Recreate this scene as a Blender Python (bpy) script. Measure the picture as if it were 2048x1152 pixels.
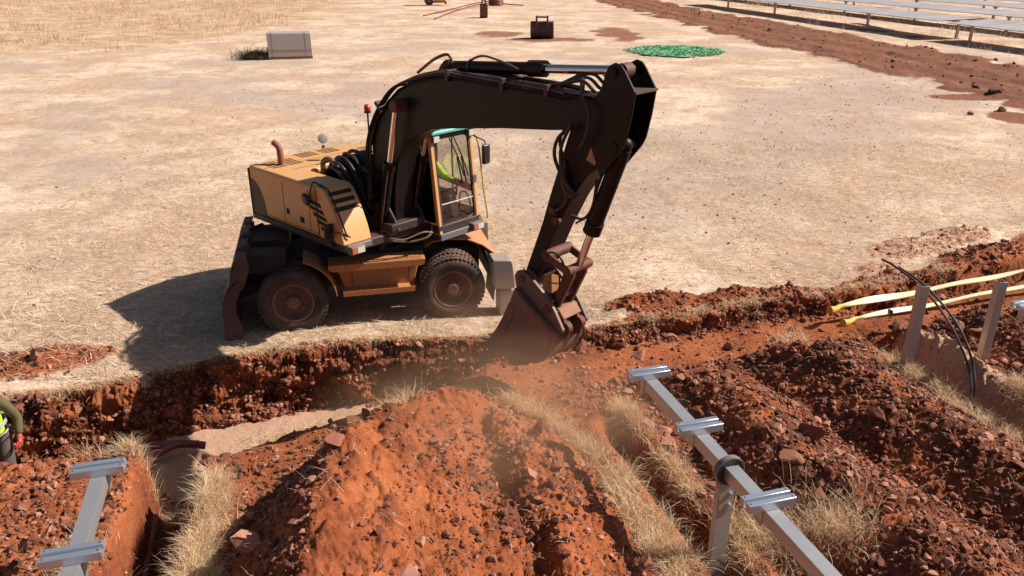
import bpy, bmesh, math, random
import numpy as np
from math import sin, cos, pi, radians, atan2
from mathutils import Vector, Matrix, Euler

for o in list(bpy.data.objects):
    bpy.data.objects.remove(o)
SC = bpy.context.scene
COL = SC.collection
R = radians
rng = np.random.default_rng(11)
random.seed(5)

# ------------------------------------------------------------------ camera, sky, sun, exposure
CAM_H = 5.7
cd = bpy.data.cameras.new('camera')
cam = bpy.data.objects.new('camera', cd); COL.objects.link(cam)
cam.location = (0, 0, CAM_H)
cam.rotation_euler = (R(90 - 22.75), 0, 0)
cd.sensor_width = 36.0
cd.lens = 36.0 * 1600 / 2048
cd.clip_start = 0.1
cd.clip_end = 3000
SC.camera = cam

SUN_AZ, SUN_EL = R(9), R(41)
sund = Vector((cos(SUN_EL) * cos(SUN_AZ), cos(SUN_EL) * sin(SUN_AZ), sin(SUN_EL)))
wd = bpy.data.worlds.new('World'); SC.world = wd; wd.use_nodes = True
nt = wd.node_tree
bg = nt.nodes['Background']
sky = nt.nodes.new('ShaderNodeTexSky')
sky.sky_type = 'NISHITA'; sky.sun_disc = False
sky.sun_elevation = SUN_EL; sky.sun_rotation = pi / 2 - SUN_AZ
sky.air_density = 1.0; sky.dust_density = 1.5; sky.ozone_density = 1.0
nt.links.new(sky.outputs[0], bg.inputs[0])
bg.inputs[1].default_value = 0.045
sl = bpy.data.lights.new('sun', 'SUN'); sl.energy = 4.9; sl.angle = R(0.5); sl.color = (1, 0.95, 0.87)
so = bpy.data.objects.new('sun', sl); COL.objects.link(so)
so.location = sund * 60
so.rotation_euler = sund.to_track_quat('Z', 'Y').to_euler()
SC.view_settings.view_transform = 'Standard'
SC.view_settings.look = 'None'
SC.view_settings.exposure = 0.58
SC.view_settings.gamma = 1.0
SC.view_settings.use_curve_mapping = False
SC.cycles.volume_step_rate = 2.0
SC.cycles.volume_max_steps = 128
SC.cycles.max_bounces = 6
SC.cycles.transparent_max_bounces = 12

# ------------------------------------------------------------------ noise
def _h(ix, iy, s):
    h = (ix.astype(np.int64) * 374761393 + iy.astype(np.int64) * 668265263 + s * 69069 + 12345) & 0xffffffff
    h = ((h ^ (h >> 13)) * 1274126177) & 0xffffffff
    return ((h ^ (h >> 16)) & 0xffffff) / float(0xffffff)

def vn(x, y, s=0):
    x = np.asarray(x, float); y = np.asarray(y, float)
    ix = np.floor(x); iy = np.floor(y); fx = x - ix; fy = y - iy
    fx = fx * fx * (3 - 2 * fx); fy = fy * fy * (3 - 2 * fy)
    a = _h(ix, iy, s); b = _h(ix + 1, iy, s); c = _h(ix, iy + 1, s); d = _h(ix + 1, iy + 1, s)
    return (a + (b - a) * fx) * (1 - fy) + (c + (d - c) * fx) * fy

def fbm(x, y, s=0, o=4, g=0.5):
    t = 0; a = 1; n = 0
    ca, sa = cos(0.6), sin(0.6)
    for k in range(o):
        t = t + a * (vn(x, y, s + k * 17) * 2 - 1); n += a; a *= g
        x, y = (x * ca - y * sa) * 2.03 + 3.1, (x * sa + y * ca) * 2.03 + 7.7
    return t / n

def sst(a, b, x):
    t = np.clip((x - a) / (b - a), 0, 1)
    return t * t * (3 - 2 * t)

# ------------------------------------------------------------------ materials
def mat(name):
    m = bpy.data.materials.new(name); m.use_nodes = True
    n = m.node_tree
    return m, n, n.nodes['Principled BSDF']

def nd(n, t, **kw):
    x = n.nodes.new(t)
    for k, v in kw.items(): setattr(x, k, v)
    return x

def noise(n, scale, detail=4, rough=0.6, coord='Object', dist=0.0, stretch=None, geo=False):
    if geo:
        tc = nd(n, 'ShaderNodeNewGeometry'); out = tc.outputs['Position']
    else:
        tc = nd(n, 'ShaderNodeTexCoord'); out = tc.outputs[coord]
    if stretch:
        mp = nd(n, 'ShaderNodeMapping'); mp.inputs['Scale'].default_value = stretch[0]
        mp.inputs['Rotation'].default_value = stretch[1]
        n.links.new(out, mp.inputs[0]); out = mp.outputs[0]
    t = nd(n, 'ShaderNodeTexNoise')
    t.inputs['Scale'].default_value = scale; t.inputs['Detail'].default_value = detail
    t.inputs['Roughness'].default_value = rough; t.inputs['Distortion'].default_value = dist
    n.links.new(out, t.inputs['Vector'])
    return t.outputs[0]

def ramp(n, fac, stops):
    r = nd(n, 'ShaderNodeValToRGB')
    while len(r.color_ramp.elements) < len(stops): r.color_ramp.elements.new(0.5)
    for e, (p_, c) in zip(r.color_ramp.elements, stops):
        e.position = p_
        e.color = (c, c, c, 1) if isinstance(c, (int, float)) else (*c, 1)
    n.links.new(fac, r.inputs[0])
    return r.outputs[0]

def mix(n, f, a, b, mode='MIX'):
    x = nd(n, 'ShaderNodeMix', data_type='RGBA', blend_type=mode)
    for i, v in ((0, f), (6, a), (7, b)):
        if hasattr(v, 'is_linked'): n.links.new(v, x.inputs[i])
        elif i == 0: x.inputs[0].default_value = v
        else: x.inputs[i].default_value = (*v, 1)
    return x.outputs[2]

def math_(n, op, a, b=0.0):
    x = nd(n, 'ShaderNodeMath', operation=op)
    for i, v in ((0, a), (1, b)):
        if hasattr(v, 'is_linked'): n.links.new(v, x.inputs[i])
        else: x.inputs[i].default_value = v
    return x.outputs[0]

def bump(n, bs, h, strength=0.3, dist=0.02):
    b = nd(n, 'ShaderNodeBump'); b.inputs['Strength'].default_value = strength; b.inputs['Distance'].default_value = dist
    n.links.new(h, b.inputs['Height']); n.links.new(b.outputs[0], bs.inputs['Normal'])

DUST = (0.30, 0.155, 0.085)
def paint(name, col, rough=0.45, metal=0.0, dust=0.35, dcol=DUST, scale=3.0, bmp=0.05, chips=None, up=0.35, spec=0.5):
    """paint or metal with dust that settles on faces turned up, and blotchy grime"""
    m, n, b = mat(name)
    f = noise(n, scale, 6, 0.65)
    f2 = noise(n, scale * 9, 4, 0.7)
    var = mix(n, ramp(n, f2, [(0.3, 0.0), (0.75, 0.35)]), col, tuple(c * 0.72 for c in col))
    g = ramp(n, f, [(0.38, 0.0), (0.75, 1.0)])
    geo = nd(n, 'ShaderNodeNewGeometry'); sp = nd(n, 'ShaderNodeSeparateXYZ')
    n.links.new(geo.outputs['Normal'], sp.inputs[0])
    u = math_(n, 'MULTIPLY', math_(n, 'MAXIMUM', sp.outputs[2], 0.0), up)
    fac = math_(n, 'ADD', math_(n, 'MULTIPLY', g, dust), math_(n, 'MULTIPLY', u, math_(n, 'ADD', g, 0.35)))
    fac.node.use_clamp = True
    c = mix(n, fac, var, dcol)
    if chips:
        c = mix(n, ramp(n, noise(n, 11, 5, 0.75), [(0.62, 0.0), (0.66, 1.0)]), c, chips)
    n.links.new(c, b.inputs['Base Color'])
    b.inputs['Metallic'].default_value = metal
    b.inputs['Specular IOR Level'].default_value = spec
    rr = math_(n, 'ADD', math_(n, 'MULTIPLY', fac, 0.4), rough); rr.node.use_clamp = True
    n.links.new(rr, b.inputs['Roughness'])
    if bmp: bump(n, b, f2, bmp, 0.01)
    return m

M = {}
M['orange'] = paint('orange_paint', (0.66, 0.32, 0.105), 0.42, dust=0.28, dcol=(0.50, 0.30, 0.16), scale=1.6, up=0.15)
M['orange2'] = paint('orange_dusty', (0.52, 0.185, 0.05), 0.5, dust=0.55, dcol=(0.38, 0.19, 0.105), scale=2.2, chips=(0.12, 0.06, 0.04))
M['boom'] = paint('boom_paint', (0.0085, 0.0060, 0.0064), 0.40, dust=0.14, dcol=(0.055, 0.024, 0.018), scale=1.5, up=0.5, bmp=0.02, spec=0.22)
M['armp'] = paint('arm_paint', (0.0085, 0.0060, 0.0064), 0.42, dust=0.3, dcol=(0.05, 0.018, 0.013), scale=2.2, up=0.3, bmp=0.03, spec=0.22, chips=(0.055, 0.02, 0.013))
M['rusty'] = paint('rusty_steel', (0.085, 0.027, 0.019), 0.6, dust=0.45, dcol=(0.24, 0.075, 0.042), scale=4, bmp=0.2)
M['rustlight'] = paint('rust_orange', (0.26, 0.09, 0.045), 0.6, dust=0.4, scale=4)
M['worn'] = paint('worn_steel', (0.12, 0.085, 0.07), 0.45, metal=0.3, dust=0.45, dcol=(0.28, 0.15, 0.09), scale=2.5, bmp=0.1)
M['bucketm'] = paint('bucket_steel', (0.14, 0.08, 0.066), 0.5, metal=0.1, dust=0.65, dcol=(0.30, 0.145, 0.10), scale=1.8, bmp=0.1)
M['frame'] = paint('frame_dark', (0.03, 0.019, 0.018), 0.55, dust=0.3, dcol=(0.12, 0.052, 0.034), scale=3, bmp=0.1)
M['blade'] = paint('blade_steel', (0.075, 0.04, 0.034), 0.5, dust=0.5, dcol=(0.21, 0.10, 0.07), scale=3, bmp=0.1)
M['black'] = paint('black_rubber', (0.012, 0.011, 0.011), 0.45, dust=0.08, dcol=(0.12, 0.06, 0.04), up=0.1, bmp=0)
M['slot'] = paint('slot_black', (0.012, 0.008, 0.007), 0.8, dust=0.0, up=0.0, bmp=0)
M['tyre'] = paint('tyre_rubber', (0.022, 0.016, 0.014), 0.75, dust=0.7, dcol=(0.17, 0.10, 0.07), scale=3, bmp=0.15, up=0.9)
M['rim'] = paint('rim_steel', (0.19, 0.085, 0.062), 0.6, dust=0.5, dcol=(0.30, 0.16, 0.115), scale=5, bmp=0.1)
M['grey'] = paint('grey_paint', (0.13, 0.125, 0.135), 0.45, dust=0.2, scale=2, up=0.3)
M['greylit'] = paint('grey_dusty', (0.26, 0.22, 0.20), 0.5, dust=0.5, dcol=(0.38, 0.27, 0.2), scale=3)
M['chrome'] = paint('chrome_rod', (0.75, 0.74, 0.75), 0.12, metal=1.0, dust=0.04, up=0.0, bmp=0)
M['teal'] = paint('teal_roof', (0.05, 0.33, 0.26), 0.35, dust=0.12, dcol=(0.3, 0.35, 0.28), up=0.25)
M['red'] = paint('beacon_red', (0.55, 0.03, 0.02), 0.25, dust=0.1, up=0.1, bmp=0)
M['lamp'] = paint('lamp_glass', (0.62, 0.60, 0.56), 0.15, dust=0.3, up=0.2, bmp=0)
M['amber'] = paint('amber_lens', (0.5, 0.12, 0.03), 0.3, dust=0.2, up=0.1, bmp=0)
M['yellow'] = paint('yellow_rail', (0.62, 0.36, 0.03), 0.4, dust=0.15, up=0.2, bmp=0)
M['galv'] = paint('galvanised', (0.50, 0.49, 0.49), 0.36, metal=0.65, dust=0.12, dcol=(0.45, 0.34, 0.27), scale=5, up=0.12, bmp=0.03)
M['galvpost'] = paint('galvanised_post', (0.46, 0.42, 0.39), 0.45, metal=0.5, dust=0.4, dcol=(0.42, 0.30, 0.22), scale=4, up=0.1, bmp=0.05)
M['alu'] = paint('aluminium', (0.56, 0.60, 0.66), 0.3, metal=0.75, dust=0.05, dcol=(0.45, 0.36, 0.3), scale=8, up=0.05, bmp=0)
M['plasticblk'] = paint('black_plastic', (0.015, 0.014, 0.016), 0.35, dust=0.1, up=0.2, bmp=0)
M['conduit'] = paint('conduit_red', (0.17, 0.022, 0.03), 0.38, dust=0.2, scale=6, up=0.3, bmp=0)
M['strap'] = paint('yellow_strap', (0.84, 0.73, 0.45), 0.22, dust=0.15, dcol=(0.7, 0.5, 0.3), scale=4, up=0.1, bmp=0.06)
M['strapd'] = paint('yellow_loop', (0.62, 0.40, 0.04), 0.4, dust=0.25, scale=5, bmp=0.1)
M['wrap'] = paint('wrapped_carton', (0.42, 0.36, 0.34), 0.35, dust=0.25, dcol=(0.46, 0.37, 0.32), scale=1.3, bmp=0.25, up=0.15)
M['wood'] = paint('pallet_wood', (0.30, 0.19, 0.11), 0.8, dust=0.4, scale=5)
M['panel'] = paint('solar_glass', (0.36, 0.325, 0.335), 0.42, dust=0.4, dcol=(0.46, 0.40, 0.37), scale=0.6, up=0.25, bmp=0)
M['panelgap'] = paint('panel_frame', (0.10, 0.09, 0.09), 0.5, dust=0.2, bmp=0)
M['net'] = paint('green_net', (0.09, 0.40, 0.16), 0.5, dust=0.7, dcol=(0.30, 0.56, 0.34), scale=4, up=0.25, bmp=0)
M['net2'] = paint('pale_net', (0.35, 0.58, 0.38), 0.4, dust=0.2, bmp=0)
M['hivis'] = paint('hivis_yellow', (0.52, 0.80, 0.03), 0.7, dust=0.06, up=0.05, bmp=0.1)
M['reflect'] = paint('reflective_grey', (0.45, 0.46, 0.46), 0.4, dust=0.1, up=0.05, bmp=0)
M['trouser'] = paint('work_trousers', (0.06, 0.058, 0.06), 0.85, dust=0.3, up=0.1, bmp=0.15)
M['jeans'] = paint('blue_grey_trousers', (0.10, 0.14, 0.19), 0.85, dust=0.2, up=0.1, bmp=0.15)
M['skin'] = paint('skin', (0.36, 0.19, 0.12), 0.5, dust=0.05, up=0.0, bmp=0)
M['glove'] = paint('red_glove', (0.62, 0.03, 0.025), 0.6, dust=0.1, up=0.1, bmp=0.1)
M['boot'] = paint('boots', (0.04, 0.03, 0.025), 0.6, dust=0.4)
M['hair'] = paint('hair', (0.02, 0.014, 0.01), 0.6, dust=0.0, up=0.0)
M['olive'] = paint('olive_sleeve', (0.10, 0.085, 0.035), 0.85, dust=0.2, up=0.1, bmp=0.1)
M['helmet'] = paint('white_helmet', (0.7, 0.7, 0.68), 0.3, dust=0.1, bmp=0)
M['seat'] = paint('seat_fabric', (0.03, 0.03, 0.032), 0.8, dust=0.1, bmp=0.1)
M['steel_label'] = paint('label_plate', (0.42, 0.25, 0.10), 0.5, dust=0.3, bmp=0)
M['white'] = paint('white_label', (0.7, 0.68, 0.66), 0.5, dust=0.1, bmp=0)
M['redlabel'] = paint('red_label', (0.5, 0.04, 0.03), 0.5, dust=0.1, bmp=0)
M['orangeM'] = paint('machine_yellow', (0.75, 0.36, 0.03), 0.4, dust=0.2, bmp=0)
M['redpaint'] = paint('dark_red_paint', (0.20, 0.02, 0.025), 0.4, dust=0.2, bmp=0)
M['shrub'] = paint('shrub_leaf', (0.06, 0.055, 0.025), 0.8, dust=0.3, dcol=(0.16, 0.12, 0.06), bmp=0)

def glass(name, tint=(0.985, 0.995, 0.98), refl=0.45):
    m = bpy.data.materials.new(name); m.use_nodes = True; n = m.node_tree
    n.nodes.remove(n.nodes['Principled BSDF'])
    t = nd(n, 'ShaderNodeBsdfTransparent'); t.inputs[0].default_value = (*tint, 1)
    g = nd(n, 'ShaderNodeBsdfGlossy'); g.inputs['Roughness'].default_value = 0.03
    d = nd(n, 'ShaderNodeBsdfDiffuse'); d.inputs[0].default_value = (0.5, 0.38, 0.28, 1)
    fr = nd(n, 'ShaderNodeFresnel'); fr.inputs[0].default_value = 1.45
    ms = nd(n, 'ShaderNodeMixShader'); ms2 = nd(n, 'ShaderNodeMixShader')
    n.links.new(math_(n, 'MULTIPLY', fr.outputs[0], refl), ms.inputs[0])
    n.links.new(t.outputs[0], ms.inputs[1]); n.links.new(g.outputs[0], ms.inputs[2])
    f = noise(n, 3.5, 5, 0.7)
    n.links.new(ramp(n, f, [(0.5, 0.0), (0.85, 0.05)]), ms2.inputs[0])
    n.links.new(ms.outputs[0], ms2.inputs[1]); n.links.new(d.outputs[0], ms2.inputs[2])
    n.links.new(ms2.outputs[0], n.nodes['Material Output'].inputs[0])
    return m
M['glass'] = glass('cab_glass')
M['glassdark'] = glass('cab_glass_dark', (0.5, 0.58, 0.55), 1.0)

def earth_mat():
    m, n, b = mat('earth')
    at = nd(n, 'ShaderNodeVertexColor', layer_name='mask')
    sep = nd(n, 'ShaderNodeSeparateColor'); n.links.new(at.outputs[0], sep.inputs[0])
    soil, sand, dark = sep.outputs
    big = noise(n, 0.22, 4, 0.6, geo=True)
    mid = noise(n, 1.3, 5, 0.65, geo=True, dist=0.4)
    fine = noise(n, 9.0, 6, 0.72, geo=True)
    fib = noise(n, 4.0, 6, 0.8, geo=True, stretch=((1.0, 3.2, 1.0), (0, 0, 0.15)), dist=1.2)
    vf = noise(n, 45, 3, 0.8, geo=True)
    # dry grass and straw over pale earth
    med = noise(n, 0.55, 5, 0.68, geo=True, dist=0.6)
    straw = ramp(n, fib, [(0.28, (0.34, 0.215, 0.135)), (0.41, (0.62, 0.445, 0.315)), (0.54, (0.75, 0.57, 0.43)), (0.70, (0.86, 0.70, 0.55))])
    straw = mix(n, ramp(n, big, [(0.42, 0.0), (0.58, 0.85)]), straw, mix(n, fine, (0.58, 0.375, 0.255), (0.38, 0.22, 0.14)))
    straw = mix(n, ramp(n, med, [(0.46, 0.0), (0.62, 0.9)]), straw, mix(n, fib, (0.30, 0.18, 0.11), (0.58, 0.40, 0.275)))
    straw = mix(n, ramp(n, mid, [(0.52, 0.0), (0.70, 0.6)]), straw, (0.44, 0.30, 0.205))
    hard = noise(n, 3.4, 8, 0.86, geo=True, stretch=((1.0, 2.6, 1.0), (0, 0, 0.25)))
    straw = mix(n, ramp(n, hard, [(0.52, 0.0), (0.60, 0.75)]), straw, mix(n, fine, (0.30, 0.185, 0.12), (0.52, 0.35, 0.25)))
    straw = mix(n, ramp(n, hard, [(0.38, 0.6), (0.47, 0.0)]), straw, (0.92, 0.78, 0.60))
    straw = mix(n, ramp(n, fine, [(0.58, 0.0), (0.70, 0.6)]), straw, (0.28, 0.18, 0.12))
    # red soil
    so1 = ramp(n, mid, [(0.32, (0.17, 0.043, 0.018)), (0.5, (0.335, 0.094, 0.034)), (0.68, (0.46, 0.150, 0.058))])
    so1 = mix(n, ramp(n, fine, [(0.42, 0.0), (0.72, 0.55)]), so1, (0.39, 0.128, 0.054))
    so1 = mix(n, ramp(n, vf, [(0.52, 0.0), (0.68, 0.55)]), so1, (0.095, 0.03, 0.018))
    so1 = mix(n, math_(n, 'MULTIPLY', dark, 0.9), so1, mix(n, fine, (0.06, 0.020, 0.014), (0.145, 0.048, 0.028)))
    sa = mix(n, mid, (0.60, 0.385, 0.26), (0.44, 0.25, 0.16))
    sa = mix(n, ramp(n, vf, [(0.5, 0.0), (0.7, 0.5)]), sa, (0.28, 0.13, 0.075))
    gy = nd(n, 'ShaderNodeNewGeometry'); sx_ = nd(n, 'ShaderNodeSeparateXYZ'); n.links.new(gy.outputs['Position'], sx_.inputs[0])
    fr_ = ramp(n, math_(n, 'DIVIDE', sx_.outputs[1], 100.0), [(0.15, 0.0), (0.30, 0.7)])
    so1 = mix(n, fr_, so1, mix(n, fine, (0.12, 0.054, 0.034), (0.28, 0.135, 0.082)))
    # ragged edge between straw and soil
    e = math_(n, 'ADD', soil, math_(n, 'MULTIPLY', math_(n, 'SUBTRACT', fine, 0.5), 0.9))
    e = ramp(n, e, [(0.40, 0.0), (0.58, 1.0)])
    e2 = math_(n, 'ADD', sand, math_(n, 'MULTIPLY', math_(n, 'SUBTRACT', fine, 0.5), 0.6))
    e2 = ramp(n, e2, [(0.38, 0.0), (0.62, 1.0)])
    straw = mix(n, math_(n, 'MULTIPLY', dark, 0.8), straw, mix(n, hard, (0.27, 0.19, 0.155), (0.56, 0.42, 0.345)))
    straw = mix(n, math_(n, 'MULTIPLY', at.outputs['Alpha'], 0.85), straw, mix(n, ramp(n, med, [(0.38, 0.0), (0.62, 1.0)]), (0.62, 0.43, 0.27), (0.36, 0.215, 0.12)))
    c = mix(n, e, straw, so1)
    c = mix(n, e2, c, sa)
    n.links.new(c, b.inputs['Base Color'])
    b.inputs['Roughness'].default_value = 0.95
    b.inputs['Specular IOR Level'].default_value = 0.12
    h = math_(n, 'ADD', math_(n, 'ADD', math_(n, 'MULTIPLY', fib, 0.22), math_(n, 'MULTIPLY', fine, 0.55)), math_(n, 'MULTIPLY', vf, 0.4))
    bump(n, b, h, 0.8, 0.05)
    return m
M['earth'] = earth_mat()

def rock_mat(name, a, b_, c_):
    m, n, b = mat(name)
    g = nd(n, 'ShaderNodeNewGeometry'); oi = nd(n, 'ShaderNodeObjectInfo')
    rnd = math_(n, 'FRACT', math_(n, 'ADD', g.outputs['Random Per Island'], oi.outputs['Random']))
    base = ramp(n, rnd, [(0.0, a), (0.55, b_), (1.0, c_)])
    f = noise(n, 14, 5, 0.7, geo=True)
    c = mix(n, ramp(n, f, [(0.4, 0.0), (0.7, 0.65)]), base, (0.30, 0.098, 0.044))
    n.links.new(c, b.inputs['Base Color']); b.inputs['Roughness'].default_value = 0.85
    b.inputs['Specular IOR Level'].default_value = 0.25
    bump(n, b, noise(n, 30, 4, 0.7, geo=True), 0.35, 0.015)
    return m
M['rock'] = rock_mat('red_stone', (0.075, 0.026, 0.019), (0.21, 0.074, 0.043), (0.46, 0.22, 0.145))
M['clod'] = rock_mat('red_clod', (0.11, 0.035, 0.02), (0.22, 0.066, 0.03), (0.30, 0.115, 0.06))
M['darkrock'] = rock_mat('dark_stone', (0.06, 0.036, 0.028), (0.13, 0.07, 0.05), (0.22, 0.14, 0.105))

def grass_mat(name, a, b_, c_, patch=None):
    m, n, b = mat(name)
    g = nd(n, 'ShaderNodeNewGeometry')
    c = ramp(n, g.outputs['Random Per Island'], [(0.0, a), (0.5, b_), (1.0, c_)])
    if patch:
        c = mix(n, ramp(n, noise(n, .13, 5, .65, geo=True), [(0.42, 0.0), (0.62, 0.85)]), c, patch)
        c = mix(n, ramp(n, noise(n, .5, 4, .65, geo=True), [(0.48, 0.0), (0.66, 0.6)]), c, tuple(v * .62 for v in b_))
    n.links.new(c, b.inputs['Base Color'])
    b.inputs['Roughness'].default_value = 0.6
    tr = nd(n, 'ShaderNodeBsdfTranslucent'); tr.inputs[0].default_value = (*b_, 1)
    ms = nd(n, 'ShaderNodeMixShader'); ms.inputs[0].default_value = 0.3
    n.links.new(b.outputs[0], ms.inputs[1]); n.links.new(tr.outputs[0], ms.inputs[2])
    n.links.new(ms.outputs[0], n.nodes['Material Output'].inputs[0])
    return m
M['grass'] = grass_mat('dry_grass', (0.36, 0.20, 0.09), (0.76, 0.53, 0.30), (0.95, 0.80, 0.57))
M['straw'] = grass_mat('straw', (0.26, 0.165, 0.095), (0.72, 0.54, 0.36), (0.96, 0.84, 0.64))
M['fieldgrass'] = grass_mat('field_grass', (0.48, 0.30, 0.17), (0.70, 0.49, 0.31), (0.84, 0.65, 0.45), (0.56, 0.37, 0.23))

# ------------------------------------------------------------------ object helpers
def prop(o, label=None, cat=None, group=None, kind=None):
    if label: o['label'] = label
    if cat: o['category'] = cat
    if group: o['group'] = group
    if kind: o['kind'] = kind
    return o

def empty(name, loc, label, cat, group=None, rz=0.0):
    o = bpy.data.objects.new(name, None); COL.objects.link(o)
    o.location = loc; o.rotation_euler = (0, 0, rz); o.empty_display_size = 0.2
    return prop(o, label, cat, group)

def np_mesh(name, V, F, material, cols=None, link=True, flat=False):
    """V (n,3), F (m,3 or 4) -> object, fast"""
    V = np.asarray(V, np.float32); F = np.asarray(F, np.int32)
    me = bpy.data.meshes.new(name)
    me.vertices.add(len(V)); me.vertices.foreach_set('co', V.ravel())
    k = F.shape[1]
    me.loops.add(F.size); me.loops.foreach_set('vertex_index', F.ravel())
    me.polygons.add(len(F)); me.polygons.foreach_set('loop_start', np.arange(0, F.size, k, dtype=np.int32))
    if cols is not None:
        ca = me.color_attributes.new('mask', 'FLOAT_COLOR', 'POINT')
        ca.data.foreach_set('color', np.asarray(cols, np.float32).ravel())
    me.update(calc_edges=True)
    if flat: me.shade_flat()
    me.materials.append(material)
    o = bpy.data.objects.new(name, me)
    if link: COL.objects.link(o)
    return o

def T(loc=(0, 0, 0), rz=0.0, rx=0.0, ry=0.0):
    return Matrix.Translation(loc) @ Euler((rx, ry, rz)).to_matrix().to_4x4()

class MB:
    def __init__(self, m=None):
        self.v = []; self.f = []; self.m = m or Matrix()
    def add(self, V, F):
        k = len(self.v)
        self.v += [self.m @ Vector(p) for p in V]
        self.f += [[i + k for i in q] for q in F]
        return self
    def box(self, lo, hi, m=None):
        x0, y0, z0 = lo; x1, y1, z1 = hi
        V = [(x0, y0, z0), (x1, y0, z0), (x1, y1, z0), (x0, y1, z0), (x0, y0, z1), (x1, y0, z1), (x1, y1, z1), (x0, y1, z1)]
        if m is not None: V = [m @ Vector(p) for p in V]
        return self.add(V, [(0, 3, 2, 1), (4, 5, 6, 7), (0, 1, 5, 4), (1, 2, 6, 5), (2, 3, 7, 6), (3, 0, 4, 7)])
    def cyl(self, a, b, r0, r1=None, n=16):
        r1 = r0 if r1 is None else r1
        a = Vector(a); b = Vector(b); d = (b - a).normalized()
        u = d.orthogonal().normalized(); w = d.cross(u)
        V = []
        for p_, r in ((a, r0), (b, r1)):
            for i in range(n):
                t = 2 * pi * i / n; V.append(p_ + (u * cos(t) + w * sin(t)) * r)
        F = [(i, (i + 1) % n, n + (i + 1) % n, n + i) for i in range(n)]
        F += [tuple(range(n - 1, -1, -1)), tuple(range(n, 2 * n))]
        return self.add(V, F)
    def tube(self, pts, r, n=8):
        P = [Vector(p) for p in pts]; V = []; up = None
        rr = r if isinstance(r, (list, tuple)) else [r] * len(P)
        for i, p_ in enumerate(P):
            d = (P[min(i + 1, len(P) - 1)] - P[max(i - 1, 0)]).normalized()
            if up is None: up = d.orthogonal().normalized()
            up = (up - d * up.dot(d)).normalized(); w = d.cross(up)
            for k in range(n):
                t = 2 * pi * k / n; V.append(p_ + (up * cos(t) + w * sin(t)) * rr[i])
        F = []
        for i in range(len(P) - 1):
            for k in range(n):
                F.append((i * n + k, i * n + (k + 1) % n, (i + 1) * n + (k + 1) % n, (i + 1) * n + k))
        F += [tuple(range(n - 1, -1, -1)), tuple(range((len(P) - 1) * n, len(P) * n))]
        return self.add(V, F)
    def prism(self, poly, w0, w1, axis='y'):
        """poly: outline. axis y: (s,z) extruded over w; axis z: (s,w) extruded over z"""
        n = len(poly)
        if axis == 'y': V = [(a, w0, b) for a, b in poly] + [(a, w1, b) for a, b in poly]
        elif axis == 'x': V = [(w0, a, b) for a, b in poly] + [(w1, a, b) for a, b in poly]
        else: V = [(a, b, w0) for a, b in poly] + [(a, b, w1) for a, b in poly]
        F = [tuple(range(n)), tuple(range(2 * n - 1, n - 1, -1))]
        F += [(i, (i + 1) % n, n + (i + 1) % n, n + i) for i in range(n)]
        return self.add(V, F)
    def sheet(self, prof, w0, w1, t, axis='y'):
        """an open profile (s,z) given thickness t below it, extruded over w"""
        P = [Vector((a, b)) for a, b in prof]; Q = []
        for i, p_ in enumerate(P):
            d = (P[min(i + 1, len(P) - 1)] - P[max(i - 1, 0)]).normalized()
            Q.append(p_ + Vector((d.y, -d.x)) * t)
        return self.prism([tuple(p_) for p_ in P] + [tuple(q) for q in reversed(Q)], w0, w1, axis)
    def lathe(self, prof, c, axis=(0, 1, 0), n=40):
        """prof: (offset along axis, radius)"""
        c = Vector(c); a = Vector(axis).normalized(); u = a.orthogonal().normalized(); w = a.cross(u)
        k = len(prof); V = []
        for i in range(n):
            t = 2 * pi * i / n; e = u * cos(t) + w * sin(t)
            for o_, r in prof: V.append(c + a * o_ + e * r)
        F = []
        for i in range(n):
            for j in range(k - 1):
                F.append((i * k + j, i * k + j + 1, ((i + 1) % n) * k + j + 1, ((i + 1) % n) * k + j))
        return self.add(V, F)
    def ball(self, c, r, n=12, sc=(1, 1, 1)):
        prof = [(-cos(pi * i / n) * r, max(sin(pi * i / n) * r, 1e-4)) for i in range(n + 1)]
        k = len(self.v); self.lathe(prof, (0, 0, 0), (0, 0, 1), n * 2)
        inv = self.m.inverted()
        for i in range(k, len(self.v)):
            p_ = inv @ self.v[i]
            self.v[i] = self.m @ Vector((p_.x * sc[0] + c[0], p_.y * sc[1] + c[1], p_.z * sc[2] + c[2]))
        return self
    def build(self, name, material, parent=None, bevel=0.0, smooth=True, seg=2):
        me = bpy.data.meshes.new(name)
        me.from_pydata([tuple(p) for p in self.v], [], self.f)
        bm = bmesh.new(); bm.from_mesh(me)
        bmesh.ops.recalc_face_normals(bm, faces=bm.faces)
        bm.to_mesh(me); bm.free()
        me.materials.append(material)
        if smooth:
            me.shade_smooth(); me.set_sharp_from_angle(angle=R(38))
        o = bpy.data.objects.new(name, me); COL.objects.link(o)
        if parent: o.parent = parent
        if bevel:
            b = o.modifiers.new('bevel', 'BEVEL'); b.width = bevel; b.segments = seg
            b.limit_method = 'ANGLE'; b.angle_limit = R(35)
        return o

def spline(pts, k=8):
    """Catmull-Rom through the points"""
    P = [Vector(p) for p in pts]; P = [P[0] * 2 - P[1]] + P + [P[-1] * 2 - P[-2]]
    out = []
    for i in range(1, len(P) - 2):
        for j in range(k):
            t = j / k; a, b, c, d = P[i - 1], P[i], P[i + 1], P[i + 2]
            out.append(0.5 * ((2 * b) + (c - a) * t + (2 * a - 5 * b + 4 * c - d) * t * t + (3 * b - a - 3 * c + d) * t ** 3))
    out.append(P[-2])
    return out

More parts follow.
